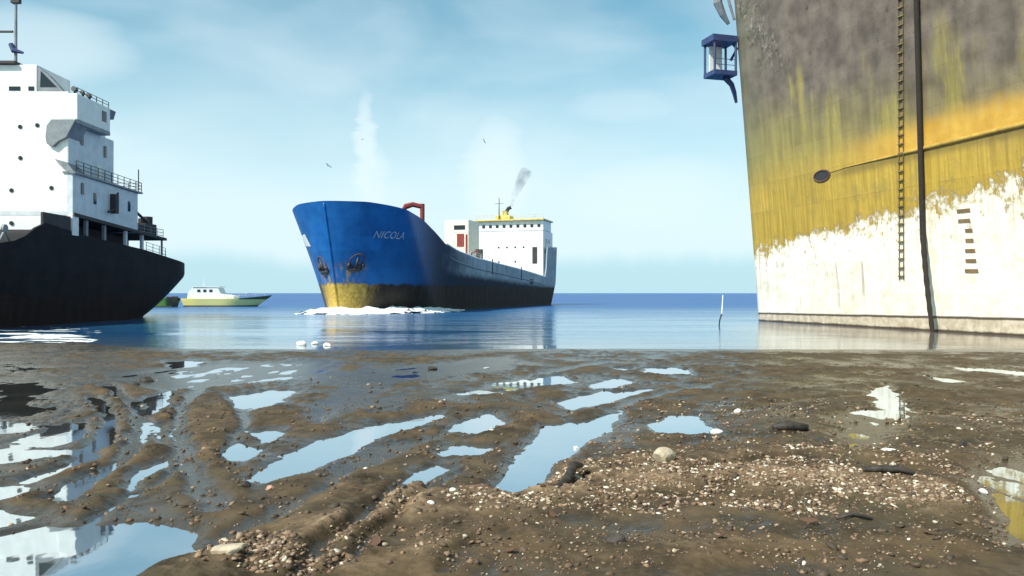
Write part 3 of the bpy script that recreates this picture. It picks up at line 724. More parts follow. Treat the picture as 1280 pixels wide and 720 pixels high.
# platform on the far edge
cg = MB(); X0, X1, Y0, Y1, Z0, Z1 = -0.6, 1.3, -14.9, -12.6, 21.9, 25.4
cg.box(X0, X1, Y0, Y1, Z0, Z0 + 0.4)
pf = cg.build('side_platform', M['navy'], RS)
mb = MB(); mb.box(X0 - .1, X1 + .1, Y0 - .15, Y1, Z1 - 0.55, Z1); mb.build('platform_canopy', M['navy'], pf)
for x in (X0, X1):
    for y in (Y0, Y1):
        mb = MB(); mb.tube([(x + (.1 if x < 0 else -.1), y + (.1 if y < -13 else -.1), Z0 + .4), (x + (.1 if x < 0 else -.1), y + (.1 if y < -13 else -.1), Z1 - .55)], 0.11, 6); mb.build('platform_post', M['navy'], pf)
mb = MB(); mb.box(X0 + .1, X0 + .25, Y0 + .5, Y1 - .55, Z0 + .42, Z1 - .56); mb.build('platform_panel', M['white'], pf)
mb = MB(); mb.rail([(X1 - .1, Y0 + .1, Z0 + .4), (X1 - .1, Y1 - .1, Z0 + .4)], 1.0, 0.04, 2, 1.0); mb.build('platform_railing', M['navy'], pf)
mb = MB(); mb.tube([(0.4, -13.3, Z0), (0.35, -12.6, Z0 - .6), (0.3, -12.3, Z0 - 1.3), (0.3, -12.1, Z0 - 2.2)], [0.28, 0.24, 0.2, 0.12], 8); mb.build('platform_bracket', M['navy'], pf)
mb = MB(); mb.tube([(0.4, -12.7, 25.1), (0.4, -12.1, 24.6), (0.4, -12.7, 23.5)], 0.14, 6); mb.build('platform_hanger', M['navy'], pf)
mb = MB(); mb.tube([(0.2, -12.8, 26.8), (0.2, -13.4, 27.6), (0.2, -13.9, 28.6), (0.2, -13.9, 30.2)], [0.15, 0.3, 0.4, 0.35], 8); mb.tube([(0.8, -12.6, 27.0), (0.8, -13.2, 28.8), (0.8, -13.2, 31)], 0.14, 6); mb.build('boat_davit', M['grey'], RS)

def to_world(ob, p): return Matrix.Translation(ob.location) @ Matrix.Rotation(ob.rotation_euler.z, 4, 'Z') @ Vector(p)
# rope ladder on the side
def rope_ladder():
    ls = lambda z: 18.66 + 0.0904 * z
    a = to_world(RS, rp(ls(30.5), 30.5, 0.08))
    t = thing('rope_ladder', 'dark rope ladder hanging down the streaked hull, ending above the waterline', 'ladder', tuple(a))
    t.location = (0, 0, 0)
    SR = paint('weathered_rope', (0.16, 0.11, 0.05), 0.9, 0.3, 0.3, sc=2)
    for k in (-0.2, 0.2):
        mb = MB(); mb.tube([to_world(RS, rp(ls(z) + k, z, 0.07)) for z in np.linspace(30.5, 3.4, 30)], 0.035, 6); mb.build('side_rope', SR, t)
    nr = 46
    lm = paint('weathered_ladder_wood', (0.20, 0.145, 0.06), 0.85, 0.4, 0.3, sc=2)
    for i in range(nr):
        mb = MB()
        z = 30.2 - i * (26.6 / (nr - 1)) + random.uniform(-.04, .04)
        c = [to_world(RS, rp(ls(z) + k, z, o)) for k, o in ((-.24, .04), (.24, .04), (.24, .15), (-.24, .15))]
        mb._add([*c, *[q + Vector((0, 0, 0.09)) for q in c]], [(0,1,2,3),(4,5,6,7),(0,1,5,4),(1,2,6,5),(2,3,7,6),(3,0,4,7)])
        mb.build('rung', lm, t)
rope_ladder()
def hawser():
    pts = []; rs = []
    for z in np.linspace(30.5, 6.5, 26): 
        q = to_world(RS, rp(20.75 - 0.031 * (z - 6) + 0.087 * z, z, 0.22)); pts.append(q); rs.append(0.17)
    e = Vector((26.95, 51.2, -0.4)); a = pts[-1]
    for k in range(1, 16):
        t = k / 15; q = a.lerp(e, t); q.x += -0.06 * math.sin(PI * t); pts.append(q); rs.append(lerp(0.16, 0.12, t) * (1 + 0.25 * (k % 2)))
    mb = MB(); mb.tube(pts, rs, 10); o = mb.build('mooring_hawser', paint('tarred_rope', (0.025, 0.018, 0.014), 0.9, 0.3, sc=3), smooth=True)
    tag(o, 'thick dark hawser hanging from the streaked freighter hull down into the water', 'rope')
hawser()

# ------------------------------------------------------------------ small boats behind the stern of the dark ship
def small_boat(name, label, loc, rz, L, B, H, cols, cabin, group=None):
    t = thing(name, label, 'boat', loc, rz, group)
    def f(u, v):
        sheer = H * (1 + 0.55 * max(0, u - 0.55) ** 1.6 * 3 + 0.2 * max(0, 0.25 - u))
        z = lerp(-0.4, sheer, v); k = max(0, z / H)
        s = lerp(0.4 - 0.4 * min(1, k), L - 2.2 + 2.0 * min(1.4, k), u)
        e = 1 - max(0, (u - 0.5) / 0.5) ** 2.2
        return (s, B * 0.5 * lerp(0.8, 1, min(1, k)) * max(0.0, e) * lerp(0.8, 1, min(1, u * 6)), z)
    m, nt, p, co = new_mat(name + '_hull_paint')
    sx = nt.node('ShaderNodeSeparateXYZ', ins={0: co}); n = nt.noise(nt.scale(co, (1, 1, .3)), 1.2, 5)
    c = nt.mix(nt.ss(nt.add(sx.outputs[0], nt.mul(n, 0.8)), cols[2], cols[2] + 0.8), cols[0], cols[1])
    if len(cols) > 3:
        st_ = nt.mul(nt.ss(sx.outputs[0], L * 0.66, L * 0.69), nt.ss(sx.outputs[2], H * 0.88, H * 0.95)); c = nt.mix(st_, c, cols[3])
    c = nt.mix(nt.ss(n, 0.6, 0.8, 0, 0.25), c, (0.30, 0.22, 0.08)); c = nt.mix(nt.ss(sx.outputs[2], 0.28, 0.18), c, (0.10, 0.07, 0.03))
    nt.put(p.inputs['Base Color'], c); p.inputs['Roughness'].default_value = 0.4
    hull(f, list(np.linspace(0, 0.5, 12)) + list(1 - 0.5 * np.linspace(1, 0, 18)[1:] ** 1.5), m, t, nv=8, wall=0.1, deck=0.5)
    return t
yb = small_boat('work_boat', 'yellow work boat with a white cabin and an olive bow, beyond the black stern', (-61.0, 149, 0), 0.03, 15.6, 4.6, 1.45, ((0.90, 0.78, 0.25), (0.90, 0.80, 0.30), 3.0, (0.10, 0.12, 0.02)), True)
cb = MB().prism([(1.0, 1.1), (10.0, 1.1), (9.5, 1.9), (7.2, 2.4), (6.7, 3.5), (2.2, 3.6), (1.2, 2.5)], 'y', -1.6, 1.6).build('cabin', M['white'], yb, bevel=0.06)
for x in (3.2, 4.3, 5.4):
    MB().box(x - .28, x + .28, -1.66, -1.6, 2.7, 3.15).build('cabin_window', M['glass'], cb)
mb = MB(); mb.box(2.0, 7.0, -1.75, 1.75, 3.603, 3.7); mb.build('cabin_roof', M['white'], yb)
mb = MB(); mb.tube([(3.6, 0, 3.7), (3.6, 0, 5.2)], 0.05, 6); mb.build('mast', M['white'], yb)
mb = MB(); mb.rail([(8, -2.0, 1.55), (12, -1.8, 1.75), (15, -0.5, 2.1)], 0.7, 0.03, 2, 1.3); mb.build('railing', M['offwhite'], yb)
gb = small_boat('green_boat', 'small green open boat half hidden by the black stern, just left of the yellow boat', (-59.9, 143, 0), PI - 0.05, 13.0, 3.6, 1.55, ((0.02, 0.035, 0.015), (0.10, 0.24, 0.045), 1.3), False)
MB().box(0.3, 1.4, -1.2, 1.2, 1.0, 1.9).build('engine_box', M['black'], gb, bevel=0.05)
mb = MB(); mb.box(4.0, 7.0, -1.0, 1.0, 1.0, 2.3); mb.build('cuddy', M['offwhite'], gb, bevel=0.1)
mb = MB(); mb.box(2.6, 2.9, -1.5, 1.5, 1.2, 1.35); mb.build('thwart', M['deck'], gb)

# ------------------------------------------------------------------ mud flat
def P(lst): return np.array([gp(x, y) for x, y in lst])
PUD = [P(l) for l in (
    [(20,760),(40,716),(100,674),(112,660),(170,655),(243,668),(236,690),(170,722),(120,760)],
    [(303,602),(350,576),(400,550),(470,530),(545,516),(556,520),(480,545),(400,582),(330,606)],
    [(565,532),(610,515),(637,528),(600,543),(570,540)],
    [(543,566),(570,554),(618,556),(600,568),(560,572)],
    [(512,590),(545,582),(567,588),(542,600),(535,611),(520,605)],
    [(610,614),(638,580),(660,560),(673,530),(730,525),(792,511),(744,545),(702,575),(682,612),(640,624)],
    [(816,532),(840,519),(870,519),(887,533),(875,543),(830,545)],
    [(290,494),(340,489),(368,489),(342,505),(320,513),(298,508)],
    [(268,566),(300,556),(330,560),(310,574),(283,576)],
    [(313,541),(340,533),(359,542),(330,553)],
    [(178,497),(214,487),(212,508),(195,520),(180,519)],
    [(188,530),(212,530),(207,560),(192,563)],
    [(168,583),(217,571),(217,581),(182,600),(160,621),(148,614)],
    [(612,481),(700,469),(724,477),(640,488)],
    [(688,501),(760,489),(818,487),(765,503),(712,513)],
    [(738,480),(775,473),(792,480),(750,487)],
    [(800,459),(862,461),(862,468),(810,468)],
    [(760,460),(790,460),(785,464)],
    [(560,492),(640,487),(600,495)],
    [(40,548),(60,536),(100,528),(104,548),(60,558)],
    [(-40,572),(20,566),(94,562),(104,570),(30,575),(-40,584)],
    [(-40,506),(20,502),(60,512),(20,522),(-40,524)],
    [(-60,615),(0,607),(42,604),(30,618),(-60,640)],
    [(-60,650),(0,636),(40,645),(0,658),(-60,670)],
    [(-70,690),(0,672),(50,662),(100,659),(95,700),(30,740),(-70,740)],
    [(-30,485),(40,478),(70,487),(20,494)],
    [(-30,535),(20,529),(45,535),(10,541),(-30,543)],
    [(1085,490),(1110,479),(1130,503),(1128,524),(1095,510)],
    [(1190,457),(1290,464),(1310,472),(1195,463)],
    [(1160,469),(1215,477),(1180,478)],
    [(205,452),(250,448),(255,458),(215,461)],
    [(500,600),(512,596),(508,603)],
)]
# half drained hollows: glistening mud with only scraps of water
WET = [P(l) for l in ([(378,524),(400,503),(440,489),(472,487),(440,507),(400,530)],
    [(1030,518),(1075,509),(1116,511),(1130,532),(1104,562),(1044,560)],
    [(1206,590),(1250,570),(1340,558),(1340,692),(1250,684),(1216,640)],
    [(140,470),(260,455),(420,450),(420,470),(200,490)], [(400,470),(640,445),(640,462),(480,480)])]
def poly_sd(px, py, poly):
    """signed distance (negative inside)"""
    dmin = np.full(px.shape, 1e9); ins = np.zeros(px.shape, bool)
    n = len(poly)
    for i in range(n):
        ax, ay = poly[i]; bx, by = poly[(i+1) % n]
        ex, ey = bx-ax, by-ay; wx, wy = px-ax, py-ay
        t = np.clip((wx*ex + wy*ey) / (ex*ex + ey*ey + 1e-12), 0, 1)
        dmin = np.minimum(dmin, (wx-ex*t)**2 + (wy-ey*t)**2)
        c = ((ay > py) != (by > py)) & (px < (bx-ax) * (py-ay) / (by-ay + 1e-12) + ax)
        ins ^= c
    dd = np.sqrt(dmin); return np.where(ins, -dd, dd)
def line_d(px, py, pts):
    dmin = np.full(px.shape, 1e9)
    for (ax, ay), (bx, by) in zip(pts[:-1], pts[1:]):
        ex, ey = bx-ax, by-ay; wx, wy = px-ax, py-ay
        t = np.clip((wx*ex + wy*ey) / (ex*ex + ey*ey + 1e-12), 0, 1)
        dmin = np.minimum(dmin, (wx-ex*t)**2 + (wy-ey*t)**2)
    return np.sqrt(dmin)
GROOVES = [(P(l), wd, dp) for l, wd, dp in (
    ([(372,730),(405,690),(470,636),(520,600),(545,585)], 0.11, 0.14),
    ([(330,660),(420,600),(500,560),(600,530)], 0.20, 0.06),
    ([(70,625),(120,600),(160,570),(178,540),(165,505),(135,482)], 0.17, 0.14),
    ([(40,600),(100,580),(135,550),(140,520),(118,495)], 0.17, 0.11),
    ([(255,480),(228,510),(222,545),(245,590),(270,640)], 0.15, 0.11),
    ([(300,500),(305,535),(285,570)], 0.13, 0.08),
    ([(690,622),(715,612),(728,602)], 0.10, 0.10),
    ([(560,612),(610,622),(690,622)], 0.08, 0.05),
    ([(820,560),(950,545),(1000,540)], 0.16, 0.05),
    ([(650,700),(760,680),(850,690)], 0.3, 0.02),
    ([(300,720),(320,700),(345,680)], 0.10, 0.05),
    ([(850,600),(980,575),(1150,585)], 0.15, 0.05),
    ([(560,720),(590,690),(640,670)], 0.12, 0.05),
    ([(410,730),(440,700),(500,650),(550,608),(580,590)], 0.07, 0.06),
    ([(250,700),(330,650),(420,610)], 0.12, 0.05), ([(120,650),(170,620),(210,600),(240,560)], 0.10, 0.07),
    ([(700,545),(800,500),(900,478)], 0.2, 0.06), ([(560,500),(660,470),(760,452)], 0.25, 0.06), ([(900,520),(1000,500),(1150,490)], 0.2, 0.05),
)]
RIDGES = [(P(l), wd, hh) for l, wd, hh in (
    ([(560,640),(650,628),(740,612),(900,602),(1100,610),(1200,635),(1290,640)], 0.85, 0.11),
    ([(700,590),(800,580),(1000,570),(1150,580)], 0.5, 0.07),
    ([(210,720),(300,705),(400,680),(520,625)], 0.35, 0.08),
    ([(850,700),(1000,690),(1200,690)], 0.4, 0.06), ([(440,722),(600,688),(860,692)], 0.5, 0.06),
    ([(690,540),(740,520),(830,508)], 0.35, 0.05),
    ([(120,640),(200,560),(215,500)], 0.25, 0.04),
    ([(265,640),(255,580),(270,510)], 0.25, 0.04),
    ([(360,660),(470,590),(640,540),(680,520)], 0.3, 0.05),
)]
def ground_h(x, y, fine=True):
    h = 0.055 + 0.030 * fbm(x / 3.2, y / 3.2, 3, 1) + 0.040 * fbm(x / 0.8 + 0.3 * y, y / 1.1 - 0.25 * x, 4, 2)
    if fine: h = h + 0.046 * fbm(x / 0.22, y / 0.22, 5, 3, 0.62) * np.clip(0.35 + 1.3 * fbm(x / 1.7, y / 1.7, 2, 8) + 0.5, 0, 1.3)
    wx = x + 0.12 * fbm(x / 0.5, y / 0.5, 3, 21); wy = y + 0.16 * fbm(x / 0.5, y / 0.5, 3, 22)
    for pts, wd, hh in RIDGES:
        dd = line_d(wx, wy, pts); h = h + hh * np.exp(-(dd / wd) ** 2)
    for pts, wd, dp in GROOVES:
        dd = line_d(wx, wy, pts); h = h - dp * np.exp(-(dd / wd) ** 2) + dp * 0.22 * np.exp(-((dd - 1.9 * wd) / wd) ** 2)
    # low wet corner on the left, where many shallow pools stand
    left = np.clip((-x / np.maximum(y, 1) - 0.47) / 0.08, 0, 1) * np.clip((y - 6) / 2, 0, 1) * np.clip((38 - y) / 4, 0, 1)
    h = h - left * (0.030 + 0.05 * fbm(x / 1.3, y / 2.6, 3, 31))
    lo = np.where(left > 0.3, -0.03, 0.010)
    h = np.where(h < lo + 0.02, lo + 0.02 * np.exp((np.minimum(h, lo + 0.02) - lo - 0.02) / 0.02), h)
    # puddles
    jag = np.clip(0.010 * y, 0.06, 0.35)
    qx = x + jag * fbm(x / 0.45, y / 0.9, 4, 41); qy = y + 1.8 * jag * fbm(x / 0.45, y / 0.9, 4, 42)
    for pl in PUD:
        c = pl.mean(0); r = np.abs(pl - c).max() * 1.3 + 1.5
        k = (np.abs(x - c[0]) < r) & (np.abs(y - c[1]) < r)
        if not k.any(): continue
        dd = poly_sd(qx[k], qy[k], pl)
        wd = 0.10 + 0.006 * y[k]
        t = np.clip((dd + wd) / (2.4 * wd), 0, 1); t = t * t * (3 - 2 * t)
        h[k] = np.minimum(h[k], h[k] * t + (1 - t) * (-0.035 + 0.25 * (h[k] - 0.05)))
    for pl in WET:
        dd = poly_sd(qx, qy, pl); wd = 0.25 + 0.008 * y
        t = np.clip((dd + wd) / (2 * wd), 0, 1); t = t * t * (3 - 2 * t)
        h = np.where(t < 1, h * t + (1 - t) * ((0.004 if pl[:, 1].mean() > 18 and pl[0, 0] < 0 else -0.002) + 0.014 * fbm(x / 0.5, y / 1.2, 4, 71)), h)
    # falls away under the sea
    shore = 35.3 + 1.0 * fbm(x / 6, y * 0 + 3.3, 3, 51) + np.clip((-x - 14) / 8, 0, 1) * 4.5 + np.clip((x - 12) / 8, 0, 1) * 0.3
    dd = y - shore
    k = np.clip(1 - (shore - y) / 3.5, 0, 1); h = h * (1 - 0.75 * k)
    h = np.where(y > shore, np.minimum(h, 0.012) - 0.045 * dd - 0.0, h)
    h = np.where((y > 29.5) & (y < 31.2), np.maximum(h, 0.012), h)
    return np.maximum(h, -1.6)

us = np.concatenate([-np.geomspace(6, 0.80, 26)[:-1], np.linspace(-0.80, 0.80, 760), np.geomspace(0.80, 6, 26)[1:]])
q = np.linspace(CAM_H / 42.0, CAM_H / 6.2, 560)[::-1]
ys = np.concatenate([np.array([-60, -35, -20, -10, -4, 0, 2, 3.2, 4.2, 5.0, 5.6]), CAM_H / q, np.array([44, 47, 52, 60])])
Yg, Ug = np.meshgrid(ys, us, indexing='ij')
Xg = Ug * (np.maximum(Yg, -2) + 6.0)
Hg = ground_h(Xg, Yg)
Pg = np.stack([Xg, Yg, Hg], -1)

def mud_mat():
    m, nt, p, co = new_mat('wet_mud')
    z = nt.node('ShaderNodeSeparateXYZ', ins={0: co}).outputs[2]; yy = nt.node('ShaderNodeSeparateXYZ', ins={0: co}).outputs[1]
    n0 = nt.noise(co, 0.35, 4, 0.55); n1 = nt.noise(co, 1.4, 6, 0.62); n2 = nt.noise(co, 9.0, 6, 0.65); n3 = nt.noise(co, 38.0, 4, 0.6)
    c = nt.mix(nt.ss(n1, 0.28, 0.72), (0.030, 0.021, 0.011), (0.118, 0.080, 0.042))
    c = nt.mix(nt.ss(n2, 0.45, 0.75, 0, 0.6), c, (0.125, 0.085, 0.048))
    c = nt.mix(nt.ss(n0, 0.5, 0.7, 0, 0.5), c, (0.055, 0.050, 0.028))
    # drier crests paler and redder with crushed shell and brick
    dry = nt.ss(nt.add(z, nt.mul(nt.sub(n1, 0.5), 0.10)), 0.100, 0.23)
    c = nt.mix(nt.mul(dry, 0.85), c, nt.mix(nt.ss(n2, 0.4, 0.65), (0.17, 0.108, 0.062), (0.38, 0.265, 0.165)))
    # wetness near the water level
    wet = nt.ss(nt.add(z, nt.mul(nt.sub(n1, 0.5), 0.08)), 0.095, 0.014)
    c = nt.mix(nt.mul(wet, 0.55), c, (0.030, 0.024, 0.015))
    # dark specks of grit
    c = nt.mix(nt.ss(n3, 0.62, 0.72, 0, 0.6), c, (0.03, 0.022, 0.016))
    nt.put(p.inputs['Base Color'], c)
    nt.put(p.inputs['Roughness'], nt.add(nt.ss(wet, 0, 1, 0.72, 0.24), nt.mul(nt.sub(n2, 0.5), 0.2)))
    nt.put(p.inputs['Specular IOR Level'], nt.ss(wet, 0, 1, 0.18, 0.62))
    bump(nt, p, nt.add(nt.mul(n1, 0.3), nt.add(nt.mul(n2, 0.35), nt.mul(n3, 0.12))), 0.75, 0.05)
    return m
MUD = mud_mat()
g = grid_mesh('mud_flat', Pg, MUD); tag(g, kind='structure')

def sample_ground(x, y):
    return ground_h(np.array([float(x)]), np.array([float(y)]))[0]

# standing water in the hollows
def puddle_mat():
    m, nt, p, co = new_mat('puddle_water')
    n = nt.noise(nt.scale(co, (1, 0.6, 1)), 1.6, 3, 0.5); n2 = nt.noise(co, 0.8, 4)
    nt.put(p.inputs['Base Color'], nt.mix(nt.ss(n2, 0.3, 0.7), (0.05, 0.045, 0.03), (0.09, 0.08, 0.055)))
    p.inputs['Roughness'].default_value = 0.03; p.inputs['IOR'].default_value = 2.4
    # thin oily film: shinier than clean water
    gl = nt.node('ShaderNodeBsdfGlossy', ins={'Color': (0.84, 0.92, 1.0), 'Roughness': 0.025})
    b = nt.node('ShaderNodeBump', ins={'Strength': 0.10, 'Distance': 0.02, 'Height': n})
    nt.l.new(b.outputs[0], p.inputs['Normal']); nt.l.new(b.outputs[0], gl.inputs['Normal'])
    mx = nt.node('ShaderNodeMixShader', ins={0: 0.62, 1: p.outputs[0], 2: gl.outputs[0]})
    nt.l.new(mx.outputs[0], nt.n['Material Output'].inputs[0])
    return m
mb = MB(); mb._add([(-60, -20, 0), (60, -20, 0), (60, 30.4, 0), (-60, 30.4, 0)], [(0, 1, 2, 3)])
pw = mb.build('puddle_water', puddle_mat()); tag(pw, kind='structure')

# ------------------------------------------------------------------ sea
def sea_mat():
    m, nt, p, co = new_mat('sea_water')
    yy = nt.node('ShaderNodeSeparateXYZ', ins={0: co}).outputs[1]
    wv = nt.noise(nt.scale(co, (0.30, 1.0, 1)), 0.45, 5, 0.6, 0.3)
    w2 = nt.noise(nt.scale(co, (0.5, 1.3, 1)), 2.2, 4, 0.6)
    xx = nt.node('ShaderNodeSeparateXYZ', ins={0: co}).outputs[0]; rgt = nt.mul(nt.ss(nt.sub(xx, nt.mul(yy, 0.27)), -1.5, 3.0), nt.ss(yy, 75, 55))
    big = nt.noise(nt.scale(co, (0.006, 0.03, 1)), 1.0, 4, 0.55)
    far = nt.ss(yy, 60, 260)
    c = nt.mix(far, (0.018, 0.11, 0.27), (0.006, 0.07, 0.28))
    c = nt.mix(nt.ss(yy, 50, 37, 0, 0.5), c, (0.12, 0.13, 0.105))
    c = nt.mix(nt.ss(big, 0.4, 0.65, 0, 0.4), c, (0.03, 0.12, 0.22))
    c = nt.mix(nt.mul(rgt, 0.8), c, (0.17, 0.13, 0.085))  # silty brown plus the big hull's reflection put into the water colour
    nt.put(p.inputs['Base Color'], c)
    nt.put(p.inputs['Roughness'], nt.ss(yy, 45, 160, 0.06, 0.34)); p.inputs['IOR'].default_value = 1.33
    nt.put(p.inputs['Specular IOR Level'], nt.ss(yy, 45, 140, 0.5, 0.28))
    hgt = nt.add(nt.mul(wv, 0.8), nt.mul(w2, 0.16))
    st_ = nt.mul(nt.ss(yy, 38, 105, 0.22, 1.0), nt.sub(1.0, nt.mul(rgt, 0.7)))
    paw = nt.noise(nt.scale(co, (0.035, 0.16, 1)), 1.0, 4, 0.6, 0.5)
    st_ = nt.mul(st_, nt.ss(paw, 0.36, 0.62, 0.25, 1.6))
    b = nt.node('ShaderNodeBump', ins={'Strength': st_, 'Distance': 0.35, 'Height': hgt})
    nt.l.new(b.outputs[0], p.inputs['Normal'])
    return m
ysea = [30.6, 40, 60, 100, 200, 500, 1500, 5000, 14000]; xsea = [-14000, -3000, -600, -150, 0, 150, 600, 3000, 14000]
Ps = np.array([[(x, y, 0.0) for x in xsea] for y in ysea], float)
se = grid_mesh('sea', Ps, sea_mat(), smooth=False); tag(se, kind='structure')

# ------------------------------------------------------------------ loose rubble on the mud
ICO_V = []
t_ = (1 + 5 ** 0.5) / 2
ICO_V = np.array([(-1,t_,0),(1,t_,0),(-1,-t_,0),(1,-t_,0),(0,-1,t_),(0,1,t_),(0,-1,-t_),(0,1,-t_),(t_,0,-1),(t_,0,1),(-t_,0,-1),(-t_,0,1)]) / math.hypot(1, t_)
ICO_F = np.array([(0,11,5),(0,5,1),(0,1,7),(0,7,10),(0,10,11),(1,5,9),(5,11,4),(11,10,2),(10,7,6),(7,1,8),(3,9,4),(3,4,2),(3,2,6),(3,6,8),(3,8,9),(4,9,5),(2,4,11),(6,2,10),(8,6,7),(9,8,1)])
def rubble_mat():
    m, nt, p, co = new_mat('rubble_chips')
    at = nt.node('ShaderNodeAttribute', attribute_name='tone')
    c = nt.ramp(at.outputs['Fac'], [(0.0, (0.05, 0.035, 0.022)), (0.30, (0.11, 0.07, 0.04)), (0.52, (0.21, 0.125, 0.072)), (0.72, (0.36, 0.26, 0.17)), (0.86, (0.58, 0.49, 0.37)), (1.0, (0.68, 0.62, 0.52))])
    n = nt.noise(co, 30, 4); c = nt.mix(nt.ss(n, 0.45, 0.7, 0, 0.5), c, (0.12, 0.08, 0.05))
    nt.put(p.inputs['Base Color'], c); p.inputs['Roughness'].default_value = 0.75
    return m
def in_poly(px, py, poly): return poly_sd(px, py, poly) < 0
ZONES = [(P([(540,645),(640,618),(720,600),(900,588),(1130,590),(1230,635),(1100,655),(900,645),(700,655)]), 5600, 0.005, 0.036, 0.58),
         (P([(200,730),(250,690),(330,672),(400,690),(430,730)]), 700, 0.012, 0.045, 0.5),
         (P([(400,690),(470,640),(530,610),(545,630),(470,690)]), 350, 0.010, 0.03, 0.45),
         (P([(720,600),(780,575),(1000,565),(1180,572),(1200,590),(900,595)]), 1100, 0.012, 0.035, 0.55),
         (P([(850,650),(1280,640),(1290,725),(850,725)]), 700, 0.008, 0.03, 0.40),
         (P([(520,660),(700,655),(860,690),(850,725),(500,725)]), 500, 0.008, 0.028, 0.4),
         (P([(690,545),(800,508),(1000,500),(1280,520),(1280,590),(700,590)]), 1000, 0.015, 0.045, 0.5),
         (P([(0,470),(1280,470),(1280,560),(0,560)]), 260, 0.02, 0.06, 0.35),
         (P([(0,560),(700,560),(600,725),(0,725)]), 700, 0.012, 0.04, 0.35),
         (P([(-60,500),(1340,500),(1340,730),(-60,730)]), 3200, 0.010, 0.050, 0.12),
         (P([(620,560),(1320,550),(1320,725),(620,725)]), 2200, 0.006, 0.022, 0.42)]
cx = []; cy = []; cr = []; ct = []
for pl, n, r0, r1, tone in ZONES:
    lo = pl.min(0); hi = pl.max(0); got = 0
    while got < n:
        x = RNG.uniform(lo[0], hi[0], n); y = RNG.uniform(lo[1], hi[1], n)
        sdv = poly_sd(x + 0.5 * fbm(x / 0.9, y / 0.9, 3, 62), y + 0.5 * fbm(x / 0.9, y / 0.9, 3, 63), pl)
        dens = 2.0 * fbm(x / 0.55, y / 0.4, 4, 61) + RNG.uniform(-0.9, 0.75, n) + np.clip(-sdv / 0.5, 0, 0.5)
        k = (sdv < 0) & (dens > 0)
        x = x[k][:n - got]; y = y[k][:n - got]; got += len(x)
        cx.append(x); cy.append(y); cr.append(r0 + (r1 - r0) * RNG.uniform(0, 1, len(x)) ** 2.2); ct.append(np.clip(RNG.normal(tone, 0.22, len(x)), 0, 1))
cx = np.concatenate(cx); cy = np.concatenate(cy); cr = np.concatenate(cr); ct = np.concatenate(ct)
ch = ground_h(cx, cy); k = ch > 0.004
cx, cy, cr, ct, ch = cx[k], cy[k], cr[k], ct[k], ch[k]
N = len(cx)
V = ICO_V[None] * (1 + 0.28 * RNG.uniform(-1, 1, (N, 12, 1)))
V = V * np.stack([RNG.uniform(0.7, 1.6, N), RNG.uniform(0.6, 1.2, N), RNG.uniform(0.35, 0.8, N)], -1)[:, None, :]
a = RNG.uniform(0, 2 * PI, N); ca, sa = np.cos(a)[:, None], np.sin(a)[:, None]
tl = RNG.normal(0, 0.35, N); cb_, sb_ = np.cos(tl)[:, None], np.sin(tl)[:, None]
x, y, z = V[..., 0], V[..., 1], V[..., 2]
x, z = x * cb_ - z * sb_, x * sb_ + z * cb_
x, y = x * ca - y * sa, x * sa + y * ca
V = np.stack([x, y, z], -1) * cr[:, None, None] + np.stack([cx, cy, ch + cr * RNG.uniform(-0.25, 0.3, N)], -1)[:, None, :]
F = (ICO_F[None] + 12 * np.arange(N)[:, None, None]).reshape(-1, 3)
me = bpy.data.meshes.new('rubble'); me.vertices.add(N * 12); me.vertices.foreach_set('co', V.reshape(-1).astype(np.float32))
me.loops.add(F.size); me.loops.foreach_set('vertex_index', F.reshape(-1).astype(np.int32))
me.polygons.add(len(F)); me.polygons.foreach_set('loop_start', np.arange(0, F.size, 3, dtype=np.int32)); me.polygons.foreach_set('loop_total', np.full(len(F), 3, dtype=np.int32))
me.update(calc_edges=True)
at = me.attributes.new('tone', 'FLOAT', 'POINT'); at.data.foreach_set('value', np.repeat(ct, 12).astype(np.float32))
me.materials.append(rubble_mat())
ro = bpy.data.objects.new('rubble', me); COL.objects.link(ro)
tag(ro, 'crushed shell, brick and stone chips strewn over the mud', kind='stuff')

